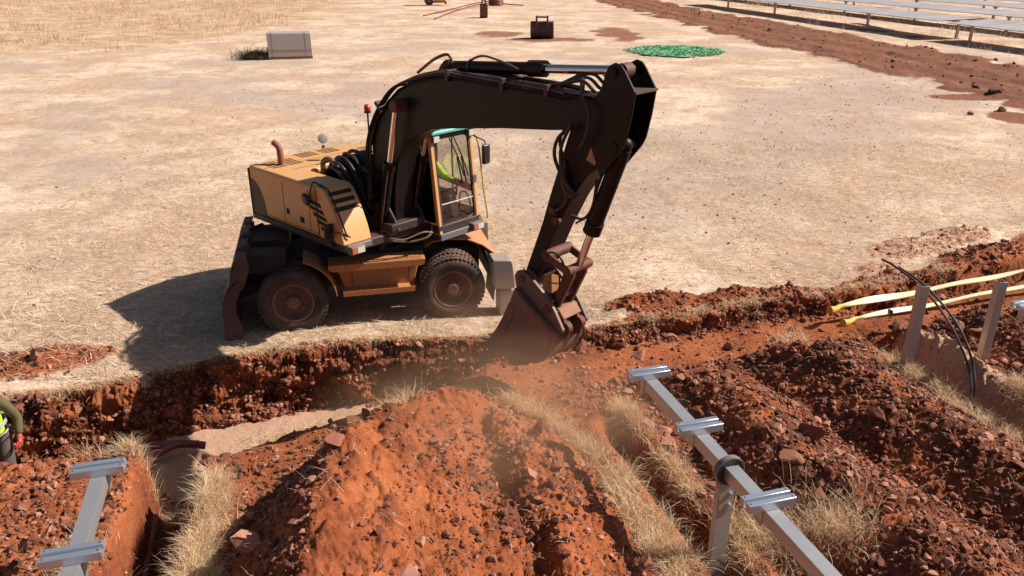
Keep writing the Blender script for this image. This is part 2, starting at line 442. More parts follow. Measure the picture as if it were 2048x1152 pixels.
# ------------------------------------------------------------------ the ground
FAR = np.array([(-14, 8.6), (-7.2, 9.5), (-6.4, 9.62), (-5.8, 9.87), (-4.55, 10.6), (-2.55, 11.2), (-0.6, 11.4), (1.45, 11.85), (3.2, 12.4), (5.6, 13.2), (8.5, 14.3), (12, 15.6), (20, 18.2)])
NEAR = np.array([(-14, 6.4), (-7, 7.85), (-5.9, 8.1), (-4.9, 8.3), (-4.5, 8.2), (-3.75, 8.0), (-3.3, 8.35), (-2.8, 8.8), (-2, 9.2), (-1, 9.5), (0, 9.7), (1.3, 10.1), (3.5, 10.9), (5.5, 11.55), (8, 12.4), (12, 13.6), (20, 16)])
DEP = np.array([(-20, .8), (-6, .8), (-2, .78), (-1.1, .60), (-0.4, .30), (1.2, .24), (2.5, .24), (5, .26), (8, .34), (20, .34)])

def pl(P, x, y):
    """distance to a polyline, the value of its third column there, and the side (+ is right of travel)"""
    best = np.full(np.shape(x), 1e9); val = np.zeros(np.shape(x)); side = np.ones(np.shape(x))
    for a, b in zip(P[:-1], P[1:]):
        dx, dy = b[0] - a[0], b[1] - a[1]; L = dx * dx + dy * dy
        t = np.clip(((x - a[0]) * dx + (y - a[1]) * dy) / L, 0, 1)
        ex = x - a[0] - t * dx; ey = y - a[1] - t * dy
        d = np.hypot(ex, ey); k = d < best
        best = np.where(k, d, best)
        if len(a) > 2: val = np.where(k, a[2] + (b[2] - a[2]) * t, val)
        side = np.where(k, np.sign(dy * ex - dx * ey + 1e-12), side)
    return best, val, side

# crests run towards the camera (y falls), so + side of travel is picture left
RIDGES = [
    ([(-1.0, 8.75, .60), (-1.3, 8.0, .88), (-1.66, 7.2, 1.12), (-1.76, 6.2, 1.2), (-1.65, 5.2, 1.2), (-1.4, 3.5, 1.2)], 1.13, .43),
    ([(-.2, 8.5, .46), (.1, 7.4, .60), (.42, 6.3, .58), (.8, 4.5, .55)], .95, .55),
    ([(2.05, 9.85, .2), (2.6, 9.5, .34), (3.05, 8.9, .46), (3.05, 7.9, .54), (3.55, 6.9, .58), (4.15, 5.9, .58), (4.9, 4.6, .55)], .7, .45),
    ([(3.9, 10.8, .25), (4.4, 10.25, .52), (4.75, 9.3, .54), (5.2, 8.2, .56), (5.6, 7.3, .54), (6.2, 5.8, .52)], .62, .5),
    ([(7.5, 12.0, .3), (8.2, 10.6, .5), (8.9, 8.8, .5), (9.6, 6.8, .5)], .6, .5),
]
BL = np.array([(-4.40, 9.2), (-4.24, 8.5), (-3.90, 7.2), (-3.62, 6.0), (-3.0, 3.5)])
CL = np.array([(1.36, 8.75), (1.42, 8.55), (1.68, 7.7), (2.05, 6.58), (2.6, 4.6)])
DL = np.array([(5.75, 12.1), (6.0, 11.2), (6.35, 10.0), (6.68, 8.84), (7.2, 6.8)])
HEAPS = [(8.3, 15.6, 1.3, .65, .12), (9.7, 16.4, 1.0, .55, .16), (7.1, 14.5, .6, .35, .10), (9.8, 15.2, 1.5, .38, .22), (2.4, 12.75, .9, .35, .22), (3.9, 13.05, .7, .3, .2), (4.8, 13.25, .5, .25, .14),
         (-7.0, 10.6, 1.0, .55, .12), (11.8, 16.2, 1.4, .5, .25), (1.3, 10.75, .5, .2, .10), (-3.5, 9.3, .42, .24, .26), (-3.05, 9.5, .25, .16, .16), (6.55, 10.7, .32, 1.1, .30), (7.1, 9.7, .3, 1.2, .16)]
TRACK_L = np.array([(10.5, 112), (12.5, 90), (16.3, 57.2), (18.5, 42.5), (20.2, 33), (21.0, 26), (24, 18)])
TRACK_R = np.array([(18, 112), (20.5, 90), (25.2, 62), (27.2, 48), (27.5, 40), (29, 30), (33, 20)])

FX = {}
def tall(x, y):
    """where tall grass covers the far field"""
    n = fbm(x * .12, y * .12, 95, 4) * 5
    lx = np.interp(y + n, [44, 50, 56, 66, 85, 120, 175], [-60, -29, -21.5, -18.6, -19.3, -21, -26])
    return sst(1.5, -1.5, x - lx + n) * (y > 30) * .9
def field(x, y):
    """height, soil, sand and dark-soil masks of the ground"""
    x = np.asarray(x, float); y = np.asarray(y, float)
    near_field = (y < 22)
    n1 = fbm(x * 1.7, y * 1.7, 3, 3); n2 = fbm(x * 4.5, y * 4.5, 9, 4); n3 = fbm(x * 13, y * 13, 21, 3)
    far = np.interp(x, FAR[:, 0], FAR[:, 1]) + n1 * .16 + n2 * .10 + n3 * .03
    near = np.interp(x, NEAR[:, 0], NEAR[:, 1]) + n1 * .12 + n2 * .05
    dep = np.interp(x, DEP[:, 0], DEP[:, 1])
    h = 0.03 * fbm(x * .35, y * .35, 40, 3) + 0.012 * n2
    wallf = (.30 + .16 * n1) * np.clip(dep / .6, .5, 1.2)
    # ragged crumbling wall with ledges on the far side, softer slope on the near one
    t0 = (far - y) / wallf
    tw = np.clip(t0, -.3, 1.4)
    on = sst(-.12, .08, t0) * sst(1.3, .95, t0)
    tf = np.clip(t0 + on * (.34 * fbm(x * 2.3, tw * 1.6, 33, 3) + .10 * fbm(x * 9, tw * 6.5, 35, 2)), -.06, 1.04)
    tn = sst(0, .30, y - near)
    m = tf * tn
    inside = ((y < far) & (y > near)) * 1.0
    floor = 0.025 * n1 + .007 * n3
    h = h * (1 - m) + (-dep + floor) * m
    soil = sst(.34, .0, y - far + n1 * .24 + n2 * .22) * 1.0
    sand = inside * sst(.93, 1.0, m) * sst(1.05, 1.3, t0 + n2 * .3) * sst(-.6, -1.7, x + n1 * .4)
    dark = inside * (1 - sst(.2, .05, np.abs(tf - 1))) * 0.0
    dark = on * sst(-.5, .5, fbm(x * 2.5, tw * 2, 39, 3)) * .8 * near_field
    # spoil ridges on the near side
    ridge = np.zeros_like(h)
    for P, sl_, sr_ in RIDGES:
        d, H, s = pl(P, x, y)
        dl = np.sqrt(d * d + .012) - .11
        r = H * 1.0 - np.where(s > 0, sl_ * dl, sr_ * dl)
        ridge = np.maximum(ridge, r)
    ridge = np.maximum(ridge, 0)
    keep = sst(.05, -.35, y - near)
    lumps = (np.abs(n1) * .16 + np.abs(n2) * .10 + np.abs(n3) * .035 - .07)
    amt = sst(0.02, .2, ridge)
    h = h + keep * (ridge + amt * lumps)
    dark = np.maximum(dark, keep * sst(1.2, 2.2, x) * sst(-.15, .45, n1 + .15 + .25 * n2) * .95)
    dark = np.maximum(dark, keep * amt * sst(.15, .6, n1 + n2 * .5) * .7)
    # left pad is broken ground
    pad = sst(.1, -.1, y - near) * sst(-3.7, -4.6, x)
    h = h + pad * (np.abs(n2) * .10 + np.abs(n3) * .04)
    # narrow trenches running towards the camera
    for P, hw, dp in ((BL, .27, .98), (CL, .12, .36), (DL, .16, .42)):
        d, _, s = pl(P, x, y)
        k = sst(hw + .10, hw - .03, d + n2 * .06) if P is not DL else sst(hw + np.where(s < 0, .42, .12), hw - .10, d + n1 * .08 + n2 * .10 + n3 * .03)
        h = h * (1 - k) + np.minimum(h, -dp) * k
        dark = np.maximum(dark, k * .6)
        sand = sand * (1 - sst(hw + .45, hw + .1, d) * (y < np.interp(x, NEAR[:, 0], NEAR[:, 1]) + .5)) if P is BL else sand
        # a low bank either side
        if P is not DL: h = h + (.10 * np.exp(-((d - hw - .22) / .16) ** 2)) * (1 - k) * (y < 9.2)
    # heaps
    hp = np.zeros_like(h)
    ca, sa = cos(.32), sin(.32)
    for cx, cy, rx, ry, hh in HEAPS:
        ex = (x - cx) * ca + (y - cy) * sa; ey = -(x - cx) * sa + (y - cy) * ca
        q = (ex / rx) ** 2 + (ey / ry) ** 2
        if cx < -2.9: sand = sand * sst(.6, 1.6, q + n1 * .5 + n2 * .4)
        hp = np.maximum(hp, hh * np.exp(-q * 1.2) * (1 + .35 * n2 + .2 * n3))
        soil = np.maximum(soil, sst(1.7, .5, q + n1 * .5 + n2 * .3) * (.49 if hh < .17 and cx > 7 else .66 if cx < -6 else 1))
    h = h + hp * (1 + .2 * n2)
    # sandy bank beside the right trench
    d, _, s = pl(DL, x, y)
    sand = np.maximum(sand, sst(.55, .15, np.abs(d - .45) + n1 * .1) * (s < 0) * sst(11.9, 11.2, y) * sst(8.0, 9.2, y) * .85)
    # far dirt track with ruts
    yl = np.interp(y, TRACK_L[::-1, 1], TRACK_L[::-1, 0]); yr = np.interp(y, TRACK_R[::-1, 1], TRACK_R[::-1, 0])
    nb = fbm(x * .55, y * .55, 70, 4)
    inb = sst(-.6, .9, x - yl + nb * 1.6) * sst(-.6, .9, yr - x + nb * 1.3) * (y > 19)
    tt = (x - yl) / np.maximum(yr - yl, .5)
    h = h + inb * (.06 * np.sin(tt * 21 + nb * 2.2) + .08 * np.abs(nb) + .08 * np.exp(-((tt - .12) / .1) ** 2) + .12 * np.exp(-((tt - .9) / .12) ** 2) + .05 * fbm(x * 2.5, y * 2.5, 71, 2))
    soil = np.maximum(soil, inb * .95)
    rut = sst(.1, .8, np.sin(tt * 26 + nb * 2.0) + .7 * fbm(x * 1.2, y * .25, 77, 3))
    dark = np.maximum(dark, inb * np.maximum(rut * .55, sst(-.2, .5, fbm(x * .3, y * .3, 75, 3)) * sst(85, 45, y) * .85))
    # bare reddish patches in the field
    for cx, cy, rx, ry, a in ((2.6, 59.2, 3.8, 1.8, .60), (-1.2, 63, 2.2, 3.5, .58), (8.0, 63, 2.0, 6, .60), (19.6, 34.5, 2.2, .9, .7), (18.8, 30, 1.3, 1.4, .75), (12.5, 31, 1.6, .7, .42), (-7.2, 40, 4, 1.2, .36),
                              (13, 118, 12, 6, .6), (-2, 125, 30, 10, .42), (-7, 80, 7, 14, .34), (30, 150, 60, 22, .5), (9, 46.5, 5, 1.2, .4), (-1.2, 60, 1, 1, .3), (6.5, 74, 9, 5, .36)):
        q = ((x - cx) / rx) ** 2 + ((y - cy) / ry) ** 2
        ring = sst(1.4, .4, q + nb * .8)
        soil = np.maximum(soil, ring * a)
        h = h + ring * a * .06 * np.abs(fbm(x * 3, y * 3, 80, 2))
    # the bare lip near the machine
    soil = np.maximum(soil, sst(.75, .1, y - far + n1 * .45 + n2 * .2) * sst(1.0, 2.2, x) * .9)
    soil = np.maximum(soil, .40 * sst(.9, .1, np.hypot((x + 2.2) / 1.6, (y - 11.45) / .3)))
    smudge = sst(.0, .35, fbm(x * .15 + 2.3, y * .15, 120, 4)) * sst(.8, 2.2, y - far) * sst(75, 45, y) * (1 - np.clip(soil * 2, 0, 1))
    FX['smudge'] = smudge
    dark = np.maximum(dark, smudge * .8)
    FX['on'] = on * sst(.15, .3, dep)
    return h, np.clip(soil, 0, 1), np.clip(sand, 0, 1), np.clip(dark, 0, 1)

def build_ground():
    ang = np.concatenate([np.linspace(-178, -60, 24, endpoint=False), np.linspace(-60, -40, 40, endpoint=False), np.linspace(-40, 40, 900), np.linspace(40, 60, 40)[1:], np.linspace(60, 178, 24)[1:]])
    r = [0.6, 1.2, 2.0, 2.8, 3.6]
    r += list(np.arange(4.2, 9.0, .022)) + list(np.arange(9.0, 14.2, .013))
    while r[-1] < 900: r.append(r[-1] * (1.0052 if r[-1] < 130 else 1.05))
    A, Rr = np.meshgrid(np.radians(ang), np.array(r))
    x = Rr * np.sin(A); y = Rr * np.cos(A)
    h, s, d, dk = field(x.ravel(), y.ravel())
    X, Y = x.ravel().copy(), y.ravel().copy(); on = FX['on']; Z = h.copy(); k = on > .01
    # the cut walls bulge and crumble sideways: lumps set by the place on the wall
    q = on[k] * (.20 * fbm(X[k] * 1.9, Z[k] * 3.6, 101, 2) + .13 * (np.abs(fbm(X[k] * 3.4, Z[k] * 7.5, 103, 3)) * 2 - .5) + .04 * (np.abs(fbm(X[k] * 11, Z[k] * 19, 105, 2)) * 2 - .4) + .02 * fbm(X[k] * 26, Z[k] * 40, 107, 2))
    Y[k] -= q * .93; X[k] += q * .28; Z[k] += q * .42
    V = np.stack([X, Y, Z], 1)
    w_ = np.where((on > .3) & (np.abs(X) < 10) & (Y > 8.5) & (Y < 17))[0]; FX['wall'] = V[w_[rng.integers(0, len(w_), 5200)]]
    nr, na = A.shape
    i = np.arange(nr - 1)[:, None] * na + np.arange(na - 1)[None, :]
    F = np.stack([i, i + 1, i + na + 1, i + na], -1).reshape(-1, 4)[:, ::-1]
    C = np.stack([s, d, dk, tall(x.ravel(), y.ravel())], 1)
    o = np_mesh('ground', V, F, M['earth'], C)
    o.data.shade_smooth()
    prop(o, kind='structure')
    return o
build_ground()
def gz(x, y): return float(field(np.array([x]), np.array([y]))[0][0])

# ------------------------------------------------------------------ excavator
TC, TU = R(13), R(-43)
XC = Vector((-2.53, 13.09, 0.0))
ex = empty('wheeled_excavator', XC, 'orange wheeled excavator with a black-brown boom and arm digging beside the trench', 'excavator')
mc = Matrix.Rotation(TC, 4, 'Z'); mu = Matrix.Rotation(TU, 4, 'Z')
def CH(): return MB(mc)
def UP(): return MB(mu)

def circ(n, r, a0=0.0): return [(r * cos(a0 + 2 * pi * i / n), r * sin(a0 + 2 * pi * i / n)) for i in range(n)]

# ---- undercarriage
b = CH()
b.prism([(-1.85, .62), (-1.7, .5), (1.7, .5), (1.9, .62), (1.9, .98), (.9, 1.12), (-.9, 1.12), (-1.85, .98)], -.48, .48)
b.box((-.9, -.75, .7), (.75, .75, 1.0))
b.build('chassis_frame', M['frame'], ex, .03)
for s in (-1.25, 1.32):
    b = CH(); b.cyl((s, -1.0, .56), (s, 1.0, .56), .11, n=18); b.ball((s, 0, .56), .24, 10, (1, 1, 1))
    b.box((s - .12, -.62, .46), (s + .12, .62, .70))
    b.build('axle', M['frame'], ex)
b = CH(); b.lathe([(1.06, .05), (1.06, .78), (1.2, .80), (1.2, .70), (1.34, .70), (1.34, .84), (1.5, .84), (1.5, .05)], (0, 0, 0), (0, 0, 1), 48)
b.build('slewing_ring', M['frame'], ex)

def wheel(s, sg):
    c = (s, 0, .55)
    rim = CH()
    o = sg * 1.20
    A = (0, -sg, 0)          # axis points inwards
    c0 = (s, o, .55)
    rim.lathe([(.02, .335), (.0, .325), (.0, .30), (.04, .29), (.10, .275), (.155, .24), (.16, .05), (.162, .001)], c0, A, 48)
    rim.lathe([(.02, .33), (.24, .33), (.24, .28)], c0, A, 48)
    ro = rim.build('wheel', M['rim'], ex)
    t = CH()
    for off in (.0, .285):
        t.lathe([(off + .03, .318), (off + .0, .345), (off - .012, .40), (off - .008, .46), (off + .012, .512), (off + .04, .532), (off + .125, .540), (off + .21, .532), (off + .238, .512), (off + .255, .44), (off + .25, .36), (off + .22, .318)], c0, A, 64)
        nl = 46
        for k in range(nl):
            a = 2 * pi * k / nl
            for row, (u0, u1, ph) in enumerate(((.008, .075, 0), (.088, .162, .5), (.175, .243, 0))):
                aa = a + ph * 2 * pi / nl
                m_ = Matrix.Translation((s, o + (-sg) * (off + (u0 + u1) / 2), .55)) @ Matrix.Rotation(aa, 4, 'Y') @ Matrix.Rotation(.22 * (-1 if row == 0 else 1), 4, 'X' if False else 'Z')
                hh = .553 if row == 1 else .548
                t.box((-.024, -(u1 - u0) / 2, .515), (.024, (u1 - u0) / 2, hh), m_)
    t.build('tyre', M['tyre'], ro)
    h = CH()
    h.lathe([(.0, .001), (.0, .085), (.012, .10), (.14, .115), (.16, .16)], c0, A, 28)
    for k in range(10):
        a = 2 * pi * k / 10
        p_ = Vector((s + .175 * cos(a), o - sg * .16, .55 + .175 * sin(a)))
        h.cyl(p_, p_ + Vector((0, sg * .035, 0)), .016, n=6)
    for k in range(6):
        a = 2 * pi * k / 6 + .2
        p_ = Vector((s + .06 * cos(a), o, .55 + .06 * sin(a)))
        h.cyl(p_, p_ + Vector((0, sg * .012, 0)), .012, n=6)
    h.build('hub', M['rim'], ro)
for s in (-1.25, 1.32):
    for sg in (-1, 1): wheel(s, sg)

# ---- step box between the wheels, near and far side
for sg in (-1, 1):
    w0, w1 = sorted((sg * .72, sg * 1.02))
    b = CH(); b.prism([(-.42, .66), (.70, .66), (.80, 1.06), (-.56, 1.06)], w0, w1)
    so_ = b.build('step_box', M['orange2'], ex, .015)
    b = CH(); w0, w1 = sorted((sg * .80, sg * 1.22))
    b.prism([(-.66, 1.14), (.88, 1.14), (.86, 1.05), (.80, 1.03), (-.58, 1.03), (-.66, 1.06)], w0, w1)
    for zz, s0, s1, n_ in ((1.142, -.2, .82, 30),):
        for i in range(n_):
            for j in range(4):
                s_ = s0 + (s1 - s0) * i / (n_ - 1); w_ = sg * (1.06 + .04 * j)
                b.cyl((s_, w_, zz - .006), (s_, w_, zz + .008), .011, n=6)
    b.build('tread_plate', M['orange2'], so_)
    b = CH(); w0, w1 = sorted((sg * .80, sg * 1.2))
    b.prism([(-.46, .67), (.70, .67), (.69, .585), (-.46, .585)], w0, w1)
    for zz, s0, s1, n_ in ((.672, -.36, .28, 18),):
        for i in range(n_):
            for j in range(4):
                s_ = s0 + (s1 - s0) * i / (n_ - 1); w_ = sg * (1.06 + .04 * j)
                b.cyl((s_, w_, zz - .006), (s_, w_, zz + .008), .011, n=6)
    b.build('tread_plate', M['orange2'], so_)
    for s_ in (-.30, .62):
        b = CH(); b.box((s_, sg * 1.022 - .004, .70), (s_ + .008, sg * 1.022 + .004, 1.02)); b.build('door_seam', M['slot'], so_)
# rear mudguards
for sg in (-1, 1):
    b = CH(); w0, w1 = sorted((sg * .62, sg * 1.24))
    pr = [(-1.25 + .68 * cos(a), .60 + .66 * sin(a)) for a in np.linspace(R(2), R(72), 12)]
    b.sheet(pr, w0, w1, .015)
    b.build('rear_mudguard', M['orange2'] if sg < 0 else M['frame'], ex)
# front mudguard: a broad sloping plate over the front axle
b = CH()
b.sheet([(.95, 1.12), (1.08, 1.20), (1.35, 1.235), (1.66, 1.20), (1.92, 1.08), (2.10, .93), (2.18, .82)], -.66, 1.22, -.03)
fm = b.build('front_mudguard', M['orange2'], ex, .008)
b = CH(); b.tube([(1.40, -.5, 1.25), (1.70, -.2, 1.21), (2.02, .0, 1.02)], .014, 6); b.build('hose', M['black'], fm)
b = CH()
b.sheet([(1.99, .28), (2.02, .55), (2.02, .8), (1.97, .99)], -1.18, -.55, .02)
b.build('mudguard_liner', M['frame'], ex)
# stabiliser at the front
b = CH()
b.prism([(1.99, 1.02), (2.30, 1.00), (2.33, .94), (2.38, .52), (2.34, .48), (2.02, .50), (1.98, .93)], -1.24, -.86)
st = b.build('stabiliser', M['greylit'], ex, .02)
b = CH(); b.prism([(2.10, .46), (2.37, .45), (2.385, .30), (2.16, -.02), (2.12, -.02)], -1.22, -1.17); b.prism([(2.10, .46), (2.37, .45), (2.385, .30), (2.16, -.02), (2.12, -.02)], -.93, -.88)
b.box((2.10, -1.18, .0), (2.13, -.90, .46)); b.build('leg', M['greylit'], st, .006)
b = CH(); b.box((1.99, .86, .48), (2.34, 1.24, 1.0)); b.build('stabiliser', M['greylit'], ex, .02)
b = CH(); b.box((2.0, -.86, .55), (2.2, .86, .82)); b.build('front_crossmember', M['frame'], ex, .02)
# dozer blade at the rear
b = CH()
prof = [(-2.02, 1.02), (-2.16, .90), (-2.25, .68), (-2.28, .45), (-2.25, .22), (-2.14, .02)]
b.sheet(prof, -1.26, 1.26, .05)
b.prism([(-2.02, 1.02), (-2.16, .90), (-2.27, .68), (-2.31, .45), (-2.33, .20), (-2.34, .0), (-2.06, .0), (-2.05, .26), (-2.12, .48), (-2.1, .7), (-1.98, .92)], -1.30, -1.24)
b.prism([(-2.02, 1.02), (-2.16, .90), (-2.27, .68), (-2.31, .45), (-2.33, .20), (-2.34, .0), (-2.06, .0), (-2.05, .26), (-2.12, .48), (-2.1, .7), (-1.98, .92)], 1.24, 1.30)
bl = b.build('dozer_blade', M['blade'], ex, .008)
for w_ in (-1.2, -.62, -.02, .60):
    b = CH()
    b.sheet([(-1.90, 1.40 - .06 * abs(w_)), (-2.02, 1.36), (-2.10, 1.18), (-2.13, .98), (-2.2, .82)], w_ - .05, w_ + .34, .03)
    b.prism([(-1.86, 1.42), (-2.00, 1.40), (-2.12, 1.1), (-2.18, .8), (-1.96, .9), (-1.84, 1.2)], w_ - .06, w_ - .035)
    b.build('spill_plate', M['blade'], bl)
for w_ in (-.42, .42):
    b = CH(); b.prism([(-2.12, .62), (-1.5, .82), (-1.5, .64), (-2.14, .40)], w_ - .06, w_ + .06)
    b.cyl((-2.05, w_ * .8, .70), (-1.55, w_ * .8, .88), .06, n=14)
    b.build('blade_arm', M['frame'], bl, .008)
b = CH(); b.box((-1.9, -.9, .98), (-1.3, -.5, 1.3)); b.box((-1.85, -.35, 1.0), (-1.25, .5, 1.36)); b.tube(spline([(-1.9, -.6, 1.2), (-2.0, -.3, 1.3), (-1.95, .1, 1.38), (-1.7, .4, 1.4)]), .03, 8)
b.build('tool_box', M['frame'], ex, .02)

# ---- upper structure
b = UP()
b.prism([(-1.40, -1.2), (1.12, -1.2), (1.16, -.72), (1.16, .36), (1.5, .36), (1.5, 1.3), (-.3, 1.3), (-1.3, 1.15), (-1.62, .6), (-1.72, 0), (-1.62, -.6)], 1.46, 1.60, 'z')
b.prism([(.55, -.40), (1.25, -.40), (1.25, .30), (.55, .30)], 1.60, 1.75, 'z')
for w_ in (-.30, .26): b.prism([(.62, 1.6), (.72, 2.0), (1.0, 2.05), (1.2, 1.8), (1.25, 1.6)], w_, w_ + .05)
b.build('revolving_frame', M['frame'], ex, .02)
b = UP()
hood = [(-1.42, -1.25), (.52, -1.25), (.52, -.72), (-.42, -.72), (-.42, -.42), (-.60, -.42), (-.60, .36), (-.40, .36), (-.40, 1.24), (-1.25, 1.24), (-1.46, .8), (-1.60, .3), (-1.60, -.3), (-1.52, -.8)]
b.prism(hood, 1.60, 2.42, 'z')
ho = b.build('engine_hood', M['orange'], ex, .045, seg=3)
b = UP()
comp = [(.523, 2.42), (.66, 2.42), (.76, 2.37), (.88, 2.22), (.99, 2.02), (1.08, 1.82), (1.15, 1.60), (.523, 1.60)]
b.prism(comp, -1.248, -.72)
cp = b.build('front_compartment', M['orange'], ex, .02, seg=3)
# louvres of the front compartment: three across its curved front, six down its side
b = UP()
for (s0, z0), (s1, z1) in (((.775, 2.352), (.815, 2.302)), ((.855, 2.253), (.893, 2.197)), ((.922, 2.145), (.955, 2.085))):
    d = Vector((s1 - s0, z1 - z0)).normalized(); nx, nz = -d.y, d.x
    nx, nz = (nx, nz) if nx > 0 else (-nx, -nz)
    b.prism([(s0 - nx * .02, z0 - nz * .02), (s1 - nx * .02, z1 - nz * .02), (s1 + nx * .007, z1 + nz * .007), (s0 + nx * .007, z0 + nz * .007)], -1.20, -.79)
b.build('louvre', M['slot'], cp)
b = UP()
for k in range(6):
    z0 = 2.16 - k * .10; s1 = .62 + k * .060; s0 = s1 - .40 + k * .030
    b.prism([(s0, z0 + .045), (s1, z0 - .005), (s1 + .03, z0 - .072), (s0 + .02, z0 - .022)], -1.253, -1.20)
b.build('louvre', M['slot'], cp)
b = UP()
for s_ in (-.42, .30): b.box((s_, -1.2535, 1.66), (s_ + .008, -1.24, 2.33))
b.box((.519, -1.2535, 1.64), (.525, -1.24, 2.36))
b.box((-1.36, -1.2535, 1.655), (.5, -1.24, 1.661))
b.build('panel_seam', M['slot'], ho)
for l_ in ((.02, 1.74, .12), (-.36, 1.80, .09)):
    b = UP(); b.box((l_[0], -1.2545, l_[1]), (l_[0] + l_[2], -1.24, l_[1] + .10)); b.build('latch', M['slot'], ho, .006)
b = UP()
arc = [(-1.405 + .42 * cos(a), 1.61 + .60 * sin(a)) for a in np.linspace(0, pi / 2, 14)] + [(-1.405, 1.61)]
b.prism(arc, -1.256, -1.22); b.build('side_marking', M['frame'], ho)
# counterweight, a bowed block behind the hood
b = UP()
cw = [(-1.423, -1.27), (-1.56, -.92), (-1.70, -.4), (-1.73, 0), (-1.70, .4), (-1.56, .92), (-1.36, 1.28), (-1.24, 1.262), (-1.463, .81), (-1.603, .3), (-1.603, -.3), (-1.523, -.8), (-1.423, -1.253)]
b.prism(cw, 1.50, 2.375, 'z'); b.build('counterweight', M['grey'], ex, .02)
b = UP()
b.prism([(-1.44, -1.262), (.55, -1.262), (.85, -1.262), (.85, -1.18), (-1.40, -1.18)], 1.50, 1.60, 'z'); b.build('side_sill', M['frame'], ex, .01)
# louvres on top of the hood
def vent(c, n, ln, dw, rows=1, skew=0):
    b = UP()
    for k in range(n):
        for r_ in range(rows):
            s = c[0] + k * dw; w = c[1] + r_ * (ln + .05) + k * skew
            b.box((s, w, 2.40), (s + dw * .45, w + ln, 2.4235))
    b.build('louvre', M['slot'], ho)
vent((-1.32, -1.08), 5, .26, .095, 2)
vent((-1.50, -.34), 4, .36, .085)
vent((-1.48, .12), 4, .34, .085)
vent((-1.10, .74), 6, .40, .10)
b = UP(); b.box((-.62, -.9, 2.40), (-.615, .5, 2.424)); b.box((-1.0, -1.2, 2.40), (-.995, .9, 2.424)); b.build('panel_seam', M['slot'], ho)
b = UP()
b.tube(spline([(-1.05, -.84, 2.38), (-1.05, -.84, 2.60), (-1.07, -.84, 2.70), (-1.13, -.86, 2.76), (-1.17, -.87, 2.78)], 6), .055, 18)
b.build('exhaust_pipe', M['rustlight'], ex)
# valve block and hoses in the slot behind the boom
b = UP(); b.box((-.58, -.40, 1.6), (.35, .34, 1.95)); b.box((-.5, -.3, 1.95), (.1, .25, 2.2)); b.box((-.2, -.1, 2.2), (.0, .1, 2.42)); b.build('valve_block', M['frame'], ex, .03)
b = UP()
for k in range(22):
    w = -.50 + k * .040; zz = 2.40 + .07 * sin(k * 1.7) + .12 * sin(pi * k / 21)
    b.tube(spline([(-.42 + .06 * sin(k * 2.1), w * .8, 2.10), (-.28 + .03 * sin(k), w * .9, zz - .02), (-.06 + .05 * sin(k * 1.3), w, zz + .07), (.16, w + .02 * sin(k * 2), zz - .02), (.34, w * .9, zz - .30), (.50, w * .7, zz - .66)], 6), .026 if k % 3 else .033, 8)
b.box((-.16, -.10, 2.34), (-.02, .02, 2.60)); b.box((-.2, .1, 2.36), (-.1, .24, 2.62)); b.tube([(-.2, -.34, 2.5), (.0, .26, 2.62)], .03, 8)
b.build('hydraulic_hoses', M['black'], ex)
b = UP(); b.tube(spline([(-.34, -.50, 2.30), (-.32, -.50, 2.52), (-.18, -.46, 2.58), (.02, -.44, 2.46)], 6), .045, 12); b.build('feed_pipe', M['worn'], ex)
b = UP(); b.box((-.25, .30, 1.9), (.05, .345, 2.36)); b.build('side_screen', M['grey'], ex)
b = UP(); b.box((-.2, .28, 2.20), (.0, .298, 2.34)); b.build('warning_label', M['redlabel'], ex)
# round mirror above the tail and mirrors on the near side
b = UP(); b.cyl((-1.60, .38, 2.37), (-1.60, .38, 2.46), .05, .02, 10)
mo = b.build('mirror', M['black'], ex)
b = UP(); b.lathe([(-.02, .001), (-.015, .06), (0, .085), (.02, .09), (.025, .08), (.026, .001)], (-1.60, .38, 2.58), (.85, -.42, .35), 28); b.build('mirror_glass', M['greylit'], mo)
b = UP(); b.lathe([(-.03, .001), (-.03, .085), (-.01, .10), (.02, .10), (.022, .001)], (.36, -1.33, 2.20), (.15, 1, .2), 28)
mo = b.build('mirror', M['black'], ex)
b = UP(); b.tube(spline([(.40, -1.30, 2.20), (.50, -1.30, 2.42), (.56, -1.28, 2.50), (.62, -1.22, 2.44), (.64, -1.2, 2.40)], 5), .013, 8); b.build('mirror_arm', M['black'], mo)
b = UP(); b.box((.86, -1.40, 1.66), (.93, -1.25, 1.92)); mo = b.build('mirror', M['black'], ex, .03)
b = UP(); b.tube(spline([(.93, -1.3, 1.76), (1.05, -1.28, 1.80), (1.12, -1.18, 1.78), (1.10, -1.1, 1.70)], 5), .014, 8); b.build('mirror_arm', M['worn'], mo)
# hand rail over the front compartment
b = UP(); b.tube([(.60, -1.20, 2.45), (.78, -1.19, 2.40), (.93, -1.19, 2.20), (1.06, -1.19, 1.96), (1.14, -1.17, 1.74), (1.16, -1.12, 1.72)], .014, 8); b.build('handrail', M['black'], ex)
def headlamp(c, fx):
    b = UP(); s, w, z = c
    b.box((s - .10, w - .13, z - .065), (s + .02, w + .13, z + .065)); ho_ = b.build('headlamp', M['grey'], ex, .012)
    b = UP(); b.box((s + .02, w - .02, z - .045), (s + .026, w + .11, z + .045)); b.build('lens', M['lamp'], ho_)
    b = UP(); b.box((s + .02, w - .115, z - .045), (s + .026, w - .03, z + .045)); b.build('turn_signal', M['amber'], ho_)
headlamp((1.24, -1.06, 1.52), 0); headlamp((1.58, 1.18, 1.44), 0)
b = UP(); b.box((.95, -1.2, 1.50), (1.2, -.75, 1.60)); b.build('front_sill', M['grey'], ex, .015)

